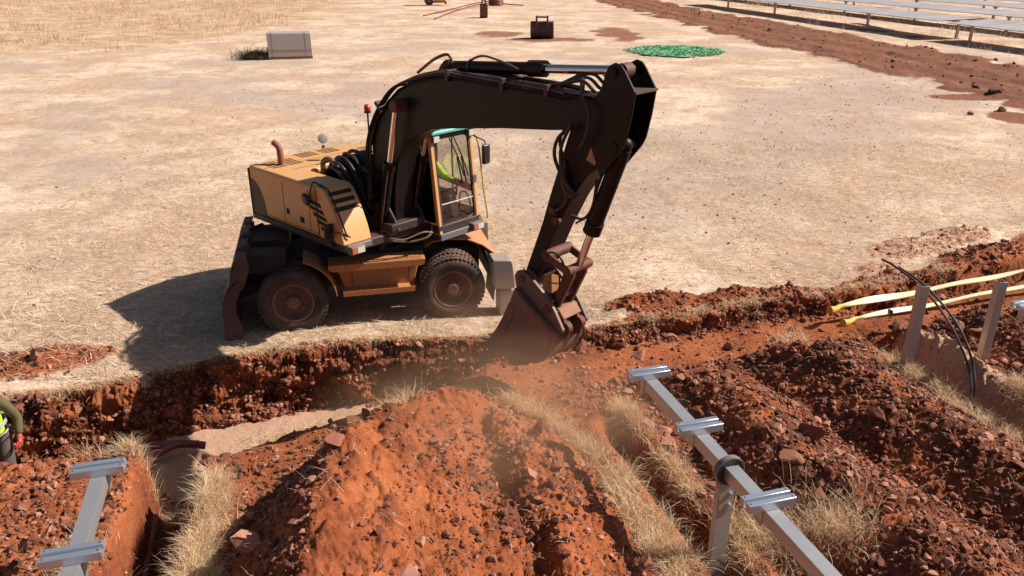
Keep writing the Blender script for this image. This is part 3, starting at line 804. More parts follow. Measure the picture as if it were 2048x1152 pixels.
# ---- cab
def lean(s, z): return s - .17 * max(0, (z - 1.45)) / 1.6 if s > 1 else s
CW0, CW1 = .38, 1.30
b = UP()
b.box((-.0, CW0 + .02, 1.36), (1.46, CW1 - .02, 1.44)); b.prism([(-.0, 1.44), (.25, 1.44), (.25, 1.75), (.2, 2.0), (.0, 2.0)], CW0 + .03, CW1 - .03)
cab = b.build('cab', M['frame'], ex, .01)
def beam(a, b_, t0, t1, mat_, name, par=cab, bev=.012):
    """a square post from a to b_"""
    a = Vector(a); b_ = Vector(b_); d = (b_ - a).normalized()
    u = Vector((0, 1, 0)); u = (u - d * u.dot(d)).normalized() if abs(d.y) < .9 else Vector((0, 0, 1)); w = d.cross(u)
    B = UP(); V = []
    for p_ in (a, b_):
        for i, j in ((-1, -1), (1, -1), (1, 1), (-1, 1)): V.append(p_ + u * i * t0 / 2 + w * j * t1 / 2)
    B.add(V, [(0, 1, 2, 3), (7, 6, 5, 4), (0, 4, 5, 1), (1, 5, 6, 2), (2, 6, 7, 3), (3, 7, 4, 0)])
    return B.build(name, mat_, par, bev)
for w_ in (CW0 + .035, CW1 - .035):
    beam((1.47, w_, 1.44), (1.30, w_, 3.04), .07, .075, M['orange'], 'pillar')
    beam((.04, w_, 1.44), (.04, w_, 3.04), .07, .09, M['teal'] if w_ < 1 else M['orange'], 'pillar')
    beam((.48, w_, 1.44), (.48, w_, 3.04), .045, .06, M['frame'], 'pillar')
    beam((.04, w_, 3.02), (1.30, w_, 3.02), .06, .06, M['orange'], 'roof_rail')
beam((1.30, CW0 + .07, 3.01), (1.30, CW1 - .07, 3.01), .07, .07, M['frame'], 'roof_rail')
beam((1.505, CW0, 1.405), (1.505, CW1 + .02, 1.405), .115, .05, M['grey'], 'front_bumper')
b = UP(); b.prism([(1.475, 1.465), (1.485, 1.465), (1.475, 1.56), (1.465, 1.56)], CW0 + .07, CW1 - .07); b.build('front_panel', M['greylit'], cab)
b = UP(); b.prism([(.52, 1.44), (1.44, 1.44), (1.42, 1.60), (1.2, 1.58), (.52, 1.74)], CW0 + .01, CW0 + .035); b.build('lower_panel', M['orange'], cab)
b = UP(); b.prism([(.06, 1.44), (.46, 1.44), (.46, 2.1), (.06, 2.1)], CW0 + .01, CW0 + .035); b.build('lower_panel', M['frame'], cab)
b = UP(); b.prism([(.06, 1.44), (1.43, 1.44), (1.41, 1.72), (.06, 1.72)], CW1 - .035, CW1 - .01); b.build('door_panel', M['orange'], cab)
b = UP()
b.prism([(-.03, 3.05), (1.34, 3.05), (1.42, 3.06), (1.40, 3.12), (1.28, 3.15), (.05, 3.15), (-.03, 3.11)], CW0 - .02, CW1 + .02)
rf = b.build('roof', M['teal'], cab, .02, seg=3)
def front(s_off, z): return 1.47 - .17 * (z - 1.44) / 1.6 + s_off
def wind(z0, z1, w0, w1, r, so, name, m_, par):
    """a windscreen pane with round lower corners, lying in the sloping front"""
    pts = []
    for cx, cz, a0 in ((w1 - r, z1 - r * .6, 0), (w0 + r, z1 - r * .6, pi / 2), (w0 + r, z0 + r, pi), (w1 - r, z0 + r, 1.5 * pi)):
        for k in range(6):
            a = a0 + pi / 2 * k / 5; pts.append((cx + r * cos(a), cz + r * sin(a) * (.6 if a0 < pi else 1)))
    B = UP(); n = len(pts)
    V = [(front(so, z), w, z) for w, z in pts] + [(front(so - .008, z), w, z) for w, z in pts]
    B.add(V, [tuple(range(n)), tuple(range(2 * n - 1, n - 1, -1))] + [(i, (i + 1) % n, n + (i + 1) % n, n + i) for i in range(n)])
    return B.build(name, m_, par), pts
g_, pts = wind(1.53, 2.97, CW0 + .10, CW1 - .10, .13, .02, 'windscreen', M['glass'], cab)
B = UP(); n = len(pts); cw_, cz_ = (CW0 + CW1) / 2, 2.25
V = []
for so, sc in ((.036, 1), (.036, 0), (.0, 0), (.0, 1)):
    for w, z in pts:
        if sc == 0:
            dw = (.055 if w > cw_ else -.055); dz = (.05 if z > cz_ else -.055); V.append((front(so, z + dz), w + dw, z + dz))
        else: V.append((front(so, z), w, z))
F = []
for r_ in range(4):
    q = (r_ + 1) % 4
    F += [(r_ * n + i, r_ * n + (i + 1) % n, q * n + (i + 1) % n, q * n + i) for i in range(n)]
B.add(V, F); B.build('window_frame', M['frame'], g_)
b = UP(); b.tube([(front(.03, 1.93), CW0 + .11, 1.93), (front(.03, 1.93), CW1 - .11, 1.93)], .008, 6); b.build('glass_joint', M['white'], g_)
for w_, s_ in ((CW1 - .33, 0), (CW1 - .42, .012)):
    b = UP(); b.tube([(front(.05, 2.98), w_ - .10 - s_, 2.98), (front(.055, 2.6), w_ + .05, 2.62), (front(.05, 2.35), w_ + .15, 2.30)], .011, 6)
    b.tube([(front(.05, 2.64), w_ + .03, 2.64), (front(.045, 2.25), w_ + .10, 2.2)], .014, 6); b.build('wiper', M['black'], g_)
b = UP(); b.box((1.42, CW1 - .12, 2.16), (1.47, CW1 - .03, 2.3)); b.build('wiper_motor', M['worn'], cab, .01)
for w_ in (CW0 + .09, CW1 - .06):
    b = UP(); b.box((1.30, w_ - .07, 2.93), (1.40, w_ + .07, 3.045)); lo_ = b.build('work_lamp', M['grey'], cab, .015)
    b = UP(); b.box((1.401, w_ - .055, 2.945), (1.405, w_ + .055, 3.03)); b.build('lens', M['lamp'], lo_)
b = UP(); b.prism([(.52, 1.76), (1.2, 1.61), (1.40, 1.63), (1.27, 2.97), (.52, 2.97)], CW0 + .02, CW0 + .028); b.build('side_window', M['glassdark'], cab)
b = UP(); b.prism([(.08, 2.1), (.44, 2.1), (.44, 2.97), (.08, 2.97)], CW0 + .02, CW0 + .028); b.build('side_window', M['glassdark'], cab)
b = UP(); b.prism([(.52, 1.74), (1.40, 1.74), (1.27, 2.97), (.52, 2.97)], CW1 - .028, CW1 - .02); b.build('door_window', M['glass'], cab)
beam((.88, CW1 - .03, 1.74), (.88, CW1 - .03, 2.97), .03, .02, M['frame'], 'door_bar')
beam((.52, CW1 - .03, 2.12), (1.36, CW1 - .03, 2.04), .05, .11, M['frame'], 'door_rail')
b = UP(); b.prism([(.08, 1.74), (.44, 1.74), (.44, 2.97), (.08, 2.97)], CW1 - .028, CW1 - .02); b.build('door_window', M['glass'], cab)
b = UP(); b.tube(spline([(1.36, CW1 - .05, 1.60), (1.30, CW1 - .06, 1.86), (1.27, CW1 - .12, 1.98), (1.26, CW1 - .22, 1.96), (1.28, CW1 - .26, 1.7)], 5), .014, 8); b.build('grab_handle', M['black'], cab)
# inside the cab
b = UP(); b.box((.42, .68, 1.5), (.88, 1.16, 1.72)); b.prism([(.30, 1.70), (.42, 1.72), (.34, 2.44), (.22, 2.44)], .68, 1.16); b.build('seat', M['seat'], cab, .05)
b = UP()
for w_ in (.56, 1.23): b.box((.55, w_ - .04, 1.72), (.98, w_ + .03, 1.93))
b.prism([(1.22, 1.44), (1.36, 1.44), (1.24, 1.98), (1.16, 1.98)], .84, .98); b.build('console', M['plasticblk'], cab, .02)
b = UP(); b.lathe([(0.015 * cos(a), .17 + .015 * sin(a)) for a in np.linspace(0, 2 * pi, 9)], (1.15, .90, 2.04), (-.45, 0, 1), 32); b.tube([(1.22, .90, 1.92), (1.15, .90, 2.04)], .02, 8); b.tube([(1.15, .74, 2.04), (1.15, 1.06, 2.04)], .012, 6); b.build('steering_wheel', M['plasticblk'], cab)
b = UP()
for w_ in (.68, 1.14): b.tube([(1.10, w_, 1.90), (1.12, w_, 2.08)], .016, 8); b.ball((1.12, w_, 2.11), .028, 8)
b.build('joystick', M['plasticblk'], cab)
b = UP(); b.box((1.2, .5, 1.445), (1.40, .68, 1.52)); b.box((1.22, .98, 1.445), (1.4, 1.14, 1.5)); b.build('pedal', M['worn'], cab, .01)
# mirror, rail and beacon on the cab
b = UP(); b.tube(spline([(1.34, CW1 + .02, 2.92), (1.42, CW1 + .12, 2.86), (1.44, CW1 + .20, 2.80), (1.44, CW1 + .24, 2.62)], 5), .012, 8)
mo = b.build('mirror', M['black'], ex)
b = UP(); b.box((1.42, CW1 + .13, 2.42), (1.48, CW1 + .30, 2.76)); b.build('mirror_housing', M['plasticblk'], mo, .03)
b = UP(); b.box((1.413, CW1 + .15, 2.45), (1.42, CW1 + .28, 2.73)); b.build('mirror_glass', M['chrome'], mo)
b = UP(); b.tube(spline([(1.30, CW1 + .03, 3.02), (1.33, CW1 + .06, 2.95), (1.36, CW1 + .13, 2.75), (1.46, CW1 + .14, 2.0), (1.53, CW1 + .15, 1.60), (1.53, CW1 + .13, 1.50), (1.53, CW1 + .03, 1.50), (1.50, CW1 + .0, 1.6)], 5), .015, 8); b.build('handrail', M['yellow'], ex)
b = UP(); b.cyl((-.30, .45, 2.42), (-.30, .45, 3.20), .016, n=8); b.cyl((-.30, .45, 3.20), (-.30, .45, 3.23), .06, n=16); bo = b.build('beacon', M['black'], ex)
b = UP(); b.ball((-.30, .45, 3.28), .06, 10, (1, 1, 1.15)); b.build('beacon_dome', M['red'], bo)

# ---- boom
BW = .19
boom = [(.72, 1.55), (.60, 1.9), (.56, 2.3), (.62, 2.88), (.80, 3.28), (1.08, 3.60), (1.36, 3.82), (1.76, 3.99), (2.15, 4.09), (2.5, 4.13), (3.45, 4.115), (4.3, 4.11), (4.72, 4.13), (4.93, 4.13), (5.07, 4.05), (5.12, 3.93), (5.06, 3.80), (4.93, 3.74), (4.63, 3.69), (4.31, 3.645), (3.45, 3.55), (2.68, 3.44), (2.40, 3.40), (2.04, 3.34), (1.72, 3.22), (1.42, 3.03), (1.24, 2.75), (1.14, 2.35), (1.10, 2.0), (1.10, 1.58), (1.05, 1.45), (.85, 1.45)]
b = UP(); b.prism(boom, -BW, BW); bm_ = b.build('boom', M['boom'], ex, .012)
b = UP(); b.sheet([(.63, 2.9), (.80, 3.29), (1.08, 3.61), (1.36, 3.83), (1.76, 4.0), (2.15, 4.10), (2.5, 4.14), (3.45, 4.125), (4.5, 4.12)], -BW - .02, BW + .02, -.016)
b.build('top_flange', M['boom'], bm_)
b = UP()
for c in ((1.44, 3.62), (.96, 1.68)):
    b = UP(); b.cyl((c[0], -BW - .17, c[1]), (c[0], BW + .17, c[1]), .10 if c[1] != 3.93 else .13, n=24)
    b.cyl((c[0], -BW - .19, c[1]), (c[0], BW + .19, c[1]), .045, n=16)
    b.build('pin', M['rusty'], bm_)
b = UP()
for w_ in (-.08, .08): b.prism([(2.05, 4.08), (2.20, 4.27), (2.32, 4.28), (2.5, 4.12)], w_ - .02, w_ + .02)
b.build('cylinder_bracket', M['boom'], bm_, .006)
# hard hydraulic lines along the boom
bk = [(.50, 2.0), (.52, 2.5), (.60, 2.95), (.78, 3.33), (1.05, 3.66), (1.34, 3.89), (1.75, 4.06), (2.15, 4.16), (2.5, 4.20), (3.45, 4.185), (4.2, 4.17), (4.55, 4.15)]
for w_, r_, dz, m_ in ((-BW - .05, .017, -.02, 'worn'), (-BW - .09, .014, -.05, 'boom'), (-BW + .0, .018, .0, 'worn'), (.0, .018, .01, 'boom'), (.12, .018, .01, 'worn'), (-BW - .05, .016, -.09, 'boom')):
    pts_ = [(s, w_, z + (dz if s > 1.5 else dz * .2)) for s, z in bk]
    if m_ == 'boom': pts_ += [(4.72, w_, 4.13), (4.85, w_, 4.08)]
    b = UP(); b.tube(spline(pts_, 5), r_, 8); b.build('hydraulic_line', M[m_], bm_)
b = UP()
for s, z, t in ((.53, 2.50, 1.3), (.95, 3.57, .8), (2.52, 4.165, 0), (3.55, 4.15, 0), (4.3, 4.15, 0)):
    b = UP(); b.box((-.03, -BW - .12, -.09), (.03, BW + .0, .065), T((s, 0, z), ry=-t)); b.build('line_clamp', M['frame'], bm_, .006)
b = UP()
for k in range(4):
    w_ = -.20 + k * .10; e = .03 * k
    b.tube(spline([(4.25, w_, 4.17), (4.55, w_, 4.25 + e), (4.82, w_ - .03, 4.30 + e), (5.02, w_ - .06, 4.20 + e)], 6), .02, 8)
b.tube(spline([(4.7, -.26, 3.75), (4.52, -.30, 3.60), (4.46, -.30, 3.38), (4.55, -.28, 3.15), (4.68, -.25, 2.95), (4.78, -.25, 2.86)], 6), .024, 8)
b.tube(spline([(4.72, -.30, 3.80), (4.60, -.34, 3.50), (4.62, -.34, 3.2), (4.72, -.30, 3.0), (4.84, -.27, 2.9)], 6), .022, 8)
b.tube(spline([(4.66, -.10, 3.72), (4.46, -.10, 3.66), (4.38, -.10, 3.5), (4.46, -.12, 3.3)], 6), .02, 8)
b.tube(spline([(4.82, -.28, 4.14), (4.98, -.32, 4.0), (5.00, -.33, 3.8), (4.92, -.32, 3.6), (4.83, -.29, 3.5)], 6), .022, 8)
b.build('arm_hoses', M['black'], bm_)
b = UP(); b.box((4.78, -.24, 4.15), (4.81, -.18, 4.33)); b.build('line_post', M['frame'], bm_)
# boom cylinders, one each side
for w_ in (-BW - .14, BW + .14):
    A0, A1 = Vector((.83, w_, 1.30)), Vector((1.44, w_, 3.62)); d = (A1 - A0).normalized(); L = (A1 - A0).length
    b = UP(); b.cyl(A0 + d * .05, A0 + d * 1.42, .082, n=24); b.cyl(A0 + d * 1.36, A0 + d * 1.48, .098, .09, n=24); b.ball(A0 + d * .02, .10, 8)
    b.cyl(A0 + Vector((0, -.08, 0)), A0 + Vector((0, .08, 0)), .075, n=18)
    cy = b.build('boom_cylinder', M['boom'], ex)
    b = UP(); b.cyl(A0 + d * 1.4, A1 - d * .06, .044, n=20); b.build('piston_rod', M['chrome'], cy)
    b = UP(); b.cyl(A1 + Vector((0, -.07, 0)), A1 + Vector((0, .07, 0)), .085, n=20); b.build('rod_eye', M['rusty'], cy)
    b = UP(); o_ = Vector((.07, -.075, 0)); b.tube(spline([A0 + d * 1.38 + o_, A0 + d * 1.1 + o_ * 1.3, A0 + d * .7 + o_ * 1.25, A0 + d * .32 + o_ * 1.05, A0 + d * .25 + o_], 5), .009, 6); b.build('hose', M['worn'], cy)
b = UP(); b.tube(spline([(1.0, -.45, 1.55), (1.1, -.42, 1.64), (1.2, -.38, 1.60), (1.32, -.30, 1.68)], 5), .022, 8); b.tube(spline([(1.02, -.46, 1.48), (1.18, -.4, 1.52), (1.3, -.2, 1.48), (1.4, .1, 1.55), (1.42, .3, 1.5)], 5), .016, 8)
b.tube(spline([(1.1, -.35, 1.45), (1.3, -.1, 1.42), (1.42, .2, 1.46), (1.35, .36, 1.6)], 5), .018, 8); b.build('loose_hoses', M['worn'], ex)
# arm cylinder on top
A0, A1 = Vector((2.18, 0, 4.22)), Vector((5.25, 0, 4.44)); d = (A1 - A0).normalized()
b = UP(); b.cyl(A0 + d * .15, A0 + d * 1.72, .082, n=28); b.cyl(A0 + d * 1.60, A0 + d * 1.86, .105, n=28); b.ball(A0 + d * .06, .10, 8)
for k in range(10):
    a = 2 * pi * k / 10; q = A0 + d * 1.86 + Vector((0, cos(a) * .085, sin(a) * .085)); b.cyl(q, q + d * .02, .014, n=6)
cy = b.build('arm_cylinder', M['boom'], ex)
b = UP(); b.cyl(A0 + d * 1.8, A1 - d * .05, .056, n=24); b.build('piston_rod', M['chrome'], cy)
b = UP(); b.cyl(A1 + Vector((0, -.08, 0)), A1 + Vector((0, .08, 0)), .09, n=20); b.build('rod_eye', M['rusty'], cy)
b = UP(); b.tube(spline([A0 + Vector((-.5, -.09, -.12)), A0 + Vector((-.1, -.12, .10)), A0 + Vector((.15, -.09, .18)), A0 + Vector((.2, -.05, .06))], 6), .022, 8)
b.tube(spline([A0 + d * .5 + Vector((0, -.02, .085)), A0 + d * .75 + Vector((0, -.02, .15)), A0 + d * 1.1 + Vector((0, -.06, .10)), A0 + d * 1.5 + Vector((0, -.11, .0))], 6), .016, 8); b.build('hose', M['worn'], cy)
b = UP(); b.cyl(A0 + d * .5, A0 + d * .53, .088, n=24); b.build('clamp_band', M['worn'], cy)

# ---- arm
AW = .19
arm = [(4.66, 3.78), (4.60, 3.66), (4.31, 2.81), (4.19, 2.42), (3.90, 1.66), (3.87, 1.55), (3.94, 1.46), (4.05, 1.47), (4.20, 1.86), (4.42, 2.36), (4.66, 2.82), (4.90, 3.16), (5.12, 3.36), (5.20, 3.55), (5.23, 3.90), (5.25, 4.19), (5.10, 4.22), (4.98, 4.10)]
b = UP(); b.prism(arm, -AW, AW); am = b.build('arm', M['armp'], ex, .012)
ear = [(4.98, 4.06), (5.00, 4.14), (5.06, 4.22), (5.10, 4.30), (5.13, 4.42), (5.18, 4.51), (5.26, 4.55), (5.34, 4.53), (5.40, 4.47), (5.56, 4.24), (5.52, 3.95), (5.46, 3.66), (5.41, 3.56), (5.30, 3.42), (5.12, 3.20), (4.98, 3.5)]
for w_ in (-AW - .035, AW + .003):
    b = UP(); b.prism(ear, w_, w_ + .032); b.build('arm_ear', M['boom'], am, .008)
b = UP(); b.box((5.26, -AW - .03, 4.225), (5.575, AW + .03, 4.25)); b.build('edge_plate', M['worn'], am)
for s, z, r_, e in ((5.25, 4.44, .055, .06), (4.93, 3.93, .17, .03), (4.0, 1.60, .10, .05), (5.29, 3.58, .07, .05), (4.30, 1.98, .075, .06)):
    b = UP(); b.cyl((s, -AW - e, z), (s, AW + e, z), r_, n=26); b.build('pin', M['boom'] if r_ > .15 or z > 3 else M['rusty'], am)
b = UP(); b.box((-.07, -AW - .008, -.085), (.07, -AW - .0005, .085), T((4.98, 0, 3.42), ry=.35)); b.build('label_plate', M['steel_label'], am)
b = UP()
for s, z in ((4.40, 2.62), (4.46, 2.50)): b.cyl((s, -AW - .05, z), (s, -AW, z), .055, n=10); b.box((s - .05, -AW - .07, z - .03), (s + .03, -AW - .045, z + .05))
b.tube(spline([(4.58, -AW - .03, 2.92), (4.62, -AW - .05, 2.82), (4.54, -AW - .05, 2.70), (4.42, -AW - .06, 2.62)], 5), .02, 8)
b.tube(spline([(4.55, -AW - .03, 3.3), (4.56, -AW - .05, 3.05), (4.62, -AW - .06, 2.92), (4.70, -AW - .05, 2.88)], 5), .03, 8); b.build('pipe_fitting', M['rusty'], am)
b = UP(); b.tube(spline([(4.95, -.05, 3.10), (4.90, -.05, 2.75), (4.76, -.05, 2.55), (4.56, -.05, 2.55)], 5), .02, 8); b.tube([(4.52, .1, 2.4), (4.82, .1, 2.6), (5.02, .1, 3.05)], .014, 6); b.build('arm_pipe', M['frame'], am)
# bucket cylinder behind the arm
A0, A1 = Vector((5.30, 0, 3.58)), Vector((4.67, 0, 1.86)); d = (A1 - A0).normalized()
b = UP(); b.cyl(A0 + d * .05, A0 + d * 1.22, .105, n=26); b.cyl(A0 + d * 1.12, A0 + d * 1.28, .12, n=26); b.ball(A0, .10, 8)
cy = b.build('bucket_cylinder', M['boom'], ex)
b = UP(); b.cyl(A0 + d * 1.2, A1, .052, n=22); b.build('piston_rod', M['chrome'], cy)
b = UP(); b.tube(spline([A0 + d * .1 + Vector((-.1, .02, 0)), A0 + d * .5 + Vector((-.17, .02, 0)), A0 + d * .9 + Vector((-.13, 0, 0)), A0 + d * 1.05 + Vector((-.1, 0, 0))], 5), .018, 8); b.build('hose', M['black'], cy)
# linkage
b = UP()
for w_ in (-AW - .06, AW + .02):
    b.prism([(4.26, 2.01), (4.33, 2.03), (4.70, 1.89), (4.72, 1.82), (4.66, 1.79), (4.29, 1.93)], w_, w_ + .04)
lk = b.build('rocker_link', M['rusty'], ex, .01)
b = UP(); b.cyl((4.66, -.24, 1.85), (4.66, .24, 1.85), .065, n=24); b.cyl((4.66, -.245, 1.85), (4.66, .245, 1.85), .05, n=24); b.build('pin', M['rusty'], lk)
b = UP()
for w_ in (-.16, .10): b.prism([(4.61, 1.90), (4.72, 1.88), (4.70, 1.74), (4.46, 1.22), (4.36, 1.26), (4.46, 1.56)], w_, w_ + .06)
b.box((4.46, -.12, 1.40), (4.52, .12, 1.58)); b.build('bucket_link', M['rusty'], lk, .008)
b = UP(); b.tube(spline([(4.26, -.22, 2.0), (4.46, -.25, 2.06), (4.60, -.24, 1.95), (4.60, -.22, 1.75)], 6), .014, 8); b.tube(spline([(4.2, -.22, 1.7), (4.36, -.25, 1.86), (4.52, -.24, 1.80), (4.54, -.23, 1.62)], 6), .012, 8); b.build('hose', M['black'], lk)
# quick coupler
b = UP()
cpl = [(3.77, 1.57), (3.82, 1.65), (3.92, 1.68), (4.04, 1.63), (4.20, 1.52), (4.41, 1.37), (4.52, 1.22), (4.66, 1.00), (4.64, .95), (4.56, .97), (4.44, 1.03), (4.34, 1.08), (4.26, 1.08), (4.20, 1.13), (4.06, 1.22), (3.89, 1.30), (3.80, 1.42)]
for w_ in (-AW - .10, AW + .04): b.prism(cpl, w_, w_ + .06)
b.box((4.22, -AW - .04, 1.14), (4.50, AW + .04, 1.22)); b.box((3.9, -.2, 1.34), (4.1, .2, 1.44))
qc = b.build('quick_coupler', M['worn'], ex, .012)
for s, z, r_ in ((3.92, 1.56, .05), (4.38, 1.24, .06)):
    b = UP(); b.cyl((s, -AW - .12, z), (s, AW + .12, z), r_, n=18); b.build('pin', M['rusty'], qc)
b = UP(); b.lathe([(0, .001), (0, .14), (.02, .14), (.02, .001)], (4.26, -.04, 1.50), (.6, -.5, .6), 24); b.tube([(4.14, -.12, 1.52), (4.38, -.07, 1.55)], .012, 6); b.build('cover_plate', M['orange2'], qc)
b = UP()
for w_ in (-.14, .14):
    b.cyl((4.60, w_ - .045, .98), (4.60, w_ + .045, .98), .09, n=22); b.cyl((4.60, w_ - .07, .98), (4.60, w_ + .07, .98), .04, n=14); b.prism([(4.5, 1.1), (4.58, 1.1), (4.66, .92), (4.62, .80), (4.56, .82), (4.56, .95)], w_ - .03, w_ + .03)
b.build('lock_hook', M['rusty'], qc, .008)
b = UP(); b.prism([(4.42, 1.26), (4.50, 1.24), (4.60, 1.12), (4.57, 1.09), (4.46, 1.18)], -.19, .19); b.build('hook_cover', M['rustlight'], qc, .01)
# bucket
BW0, BW1 = -.36, .36
back = [(3.85, 1.43), (4.10, 1.25), (4.35, 1.10), (4.50, 1.02), (4.545, .94), (4.53, .78), (4.48, .62), (4.39, .48), (4.24, .385), (3.98, .325), (3.60, .295), (3.25, .325)]
side = back + [(3.36, .50), (3.50, .70), (3.63, .93), (3.74, 1.16)]
b = UP()
b.prism(side, BW0, BW0 + .035); b.prism(side, BW1 - .035, BW1)
b.sheet([(q[0] + .003, q[1] - .003) for q in back], BW0, BW1, .035)
bu = b.build('bucket', M['bucketm'], ex, .006)
b = UP(); b.prism([(3.50, .285), (3.16, .31), (3.16, .34), (3.50, .335)], BW0 - .02, BW1 + .02)
for k in range(5):
    w_ = BW0 + .04 + k * .16
    b.prism([(3.30, .28), (3.00, .30), (2.99, .32), (3.28, .37)], w_ - .04, w_ + .04)
b.build('cutting_edge', M['worn'], bu, .006)
for w_ in (BW0 - .012, BW1 - .002):
    b = UP(); b.prism([(3.23, .33), (3.36, .50), (3.50, .70), (3.63, .93), (3.74, 1.16), (3.86, 1.14), (3.77, .90), (3.64, .66), (3.52, .48), (3.42, .33)], w_, w_ + .014)
    b.build('side_cutter', M['bucketm'], bu)
for w_ in (-.17, .12):
    b = UP(); b.prism([(4.05, 1.28), (4.2, 1.28), (4.50, 1.10), (4.60, .96), (4.58, .80), (4.53, .76), (4.545, .94), (4.45, 1.04)], w_, w_ + .05)
    b.build('bucket_ear', M['worn'], bu, .008)
b = UP(); b.tube(spline([(4.54, .26, .88), (4.57, .30, .82), (4.56, .31, .70), (4.51, .27, .62)], 5), .022, 8); b.build('lifting_eye', M['worn'], bu)

# ------------------------------------------------------------------ tracker frames, posts, cables, straps
RD = R(-16.5)      # rows run along local -y after this turn: towards the camera
def tracker(loc, label, length, rails, post_at, ring_at, z=1.14, group='tracker tubes waiting for panels', rail_len=.47):
    """local x across the row, local y along it (y = 0 at the far end, negative towards the camera)"""
    rz = -RD * -1
    t = empty('tracker_frame', (loc[0], loc[1], 0), label, 'tracker frame', group, rz=R(16.5))
    m0 = Matrix()
    b = MB(m0); h = .068
    o = [(-h, z - h), (h, z - h), (h, z + h), (-h, z + h)]
    b.add([(x, 0, zz) for x, zz in o] + [(x, -length, zz) for x, zz in o] + [(x * .93, 0, z + (zz - z) * .93) for x, zz in o] + [(x * .93, -.25, z + (zz - z) * .93) for x, zz in o],
          [(0, 1, 5, 4), (1, 2, 6, 5), (2, 3, 7, 6), (3, 0, 4, 7), (4, 5, 6, 7), (0, 8, 9, 1), (1, 9, 10, 2), (2, 10, 11, 3), (3, 11, 8, 0), (8, 12, 13, 9), (9, 13, 14, 10), (10, 14, 15, 11), (11, 15, 12, 8), (12, 15, 14, 13)])
    b.build('torque_tube', M['galv'], t, .008)
    for y in rails:
        b = MB(); zt = z + h + .004; L = rail_len / 2
        prof = [(-.075, 0), (-.062, 0), (-.062, .055), (-.020, .055), (-.020, .006), (.020, .006), (.020, .055), (.062, .055), (.062, 0), (.075, 0), (.075, .068), (.008, .068), (.008, .014), (-.008, .014), (-.008, .068), (-.075, .068)]
        prof = [(-.080, 0), (.080, 0), (.080, .075), (.074, .082), (.022, .082), (.018, .076), (.018, .018), (-.018, .018), (-.018, .076), (-.022, .082), (-.074, .082), (-.080, .075)]
        b.prism([(y + a, zt + c) for a, c in prof], -L, L, 'x')
        r_ = b.build('module_rail', M['alu'], t, .002)
        b = MB()
        for sx in (-1, 1):
            b.box((sx * (h + .004) - .004, y - .05, z - h - .05), (sx * (h + .004) + .004, y + .05, zt - .002))
        b.box((-h - .008, y - .05, z - h - .016), (h + .008, y + .05, z - h - .004))
        b.build('clamp', M['galv'], r_)
        b = MB()
        for sx in (-1, 1):
            for dy in (-.05, .05): b.cyl((sx * (L - .03), y + dy, zt + .080), (sx * (L - .03), y + dy, zt + .084), .009, n=8)
        b.build('screw', M['plasticblk'], r_)
    for y in ring_at:
        b = MB(); b.lathe([(-.035, .098), (-.035, .135), (.035, .135), (.035, .098), (-.035, .098)], (0, y, z), (0, 1, 0), 36)
        for k in range(4):
            a = k * pi / 2; b.box((-.03, -.03, .066), (.03, .03, .10), Matrix.Translation((0, y, z)) @ Matrix.Rotation(a, 4, 'Y'))
        ri = b.build('bearing', M['plasticblk'], t)
        b = MB(); b.lathe([(-.032, .137), (-.032, .152), (.032, .152), (.032, .137), (-.032, .137)], (0, y, z), (0, 1, 0), 36); b.build('bearing_ring', M['grey'], ri)
    for y in post_at:
        g = gz(loc[0] + y * sin(R(16.5)) * -1 * -1 * -1, loc[1] + y * cos(R(16.5))) if False else -.35
        b = MB(); zp = z - .13
        b.box((-.085, y - .005, g), (.085, y + .001, zp - .05)); b.box((-.085, y + .001, g), (-.079, y + .07, zp - .05)); b.box((.079, y + .001, g), (.085, y + .07, zp - .05))
        p_ = b.build('post', M['galvpost'], t, .002)
        b = MB(); b.prism([(-.06, zp - .34), (.06, zp - .34), (.075, zp - .30), (.085, zp - .1), (.14, zp + .02), (.15, zp + .12), (.132, zp + .12), (.10, zp + .04), (0, zp - .022), (-.10, zp + .04), (-.132, zp + .12), (-.15, zp + .12), (-.14, zp + .02), (-.085, zp - .1), (-.075, zp - .30)], y - .018, y - .006)
        br = b.build('bracket', M['galvpost'], p_)
        b = MB()
        for zz in (zp - .14, zp - .27):
            b.cyl((.03, y - .019, zz), (.03, y - .024, zz), .034, n=20); b.cyl((.03, y - .022, zz), (.03, y - .045, zz), .022, n=6)
        b.build('bolt', M['alu'], br)
    return t
tracker((1.555, 8.13), 'galvanised tracker tube with black bearing ring, three rails and its post in dry grass', 4.6, (-.05, -1.22, -2.46), (-1.83,), (-1.83,))
tracker((-3.99, 6.50), 'galvanised tracker tube over rubble on the left with two short rails showing', 3.6, (-.12, -1.36), (-2.6,), (-2.6,), z=1.04)
tracker((7.22, 10.32), 'tracker frame of which only the silver rail end shows at the right edge', 3.5, (-.06, -1.3), (-1.9,), (-1.9,), z=1.04)

def pile(x, y, h, label):
    b = MB(); w, d = .068, .055
    b.prism([(-w, -d), (w, -d), (w, d), (w - .03, d), (w - .03, d - .006), (w - .006, d - .006), (w - .006, -d + .006), (-w + .006, -d + .006), (-w + .006, d - .006), (-w + .03, d - .006), (-w + .03, d), (-w, d)], -.5, h, 'z')
    o = b.build('pile_post', M['galvpost'], None, .002)
    o.location = (x, y, 0); o.rotation_euler = (0, 0, R(10))
    return prop(o, label, 'post', 'bare steel posts in the spoil')
pile(5.85, 10.50, 1.34, 'bare steel post left of the black cables, standing on the spoil ridge')
pile(7.11, 10.75, 1.30, 'bare steel post right of the black cables, by the sandy bank')

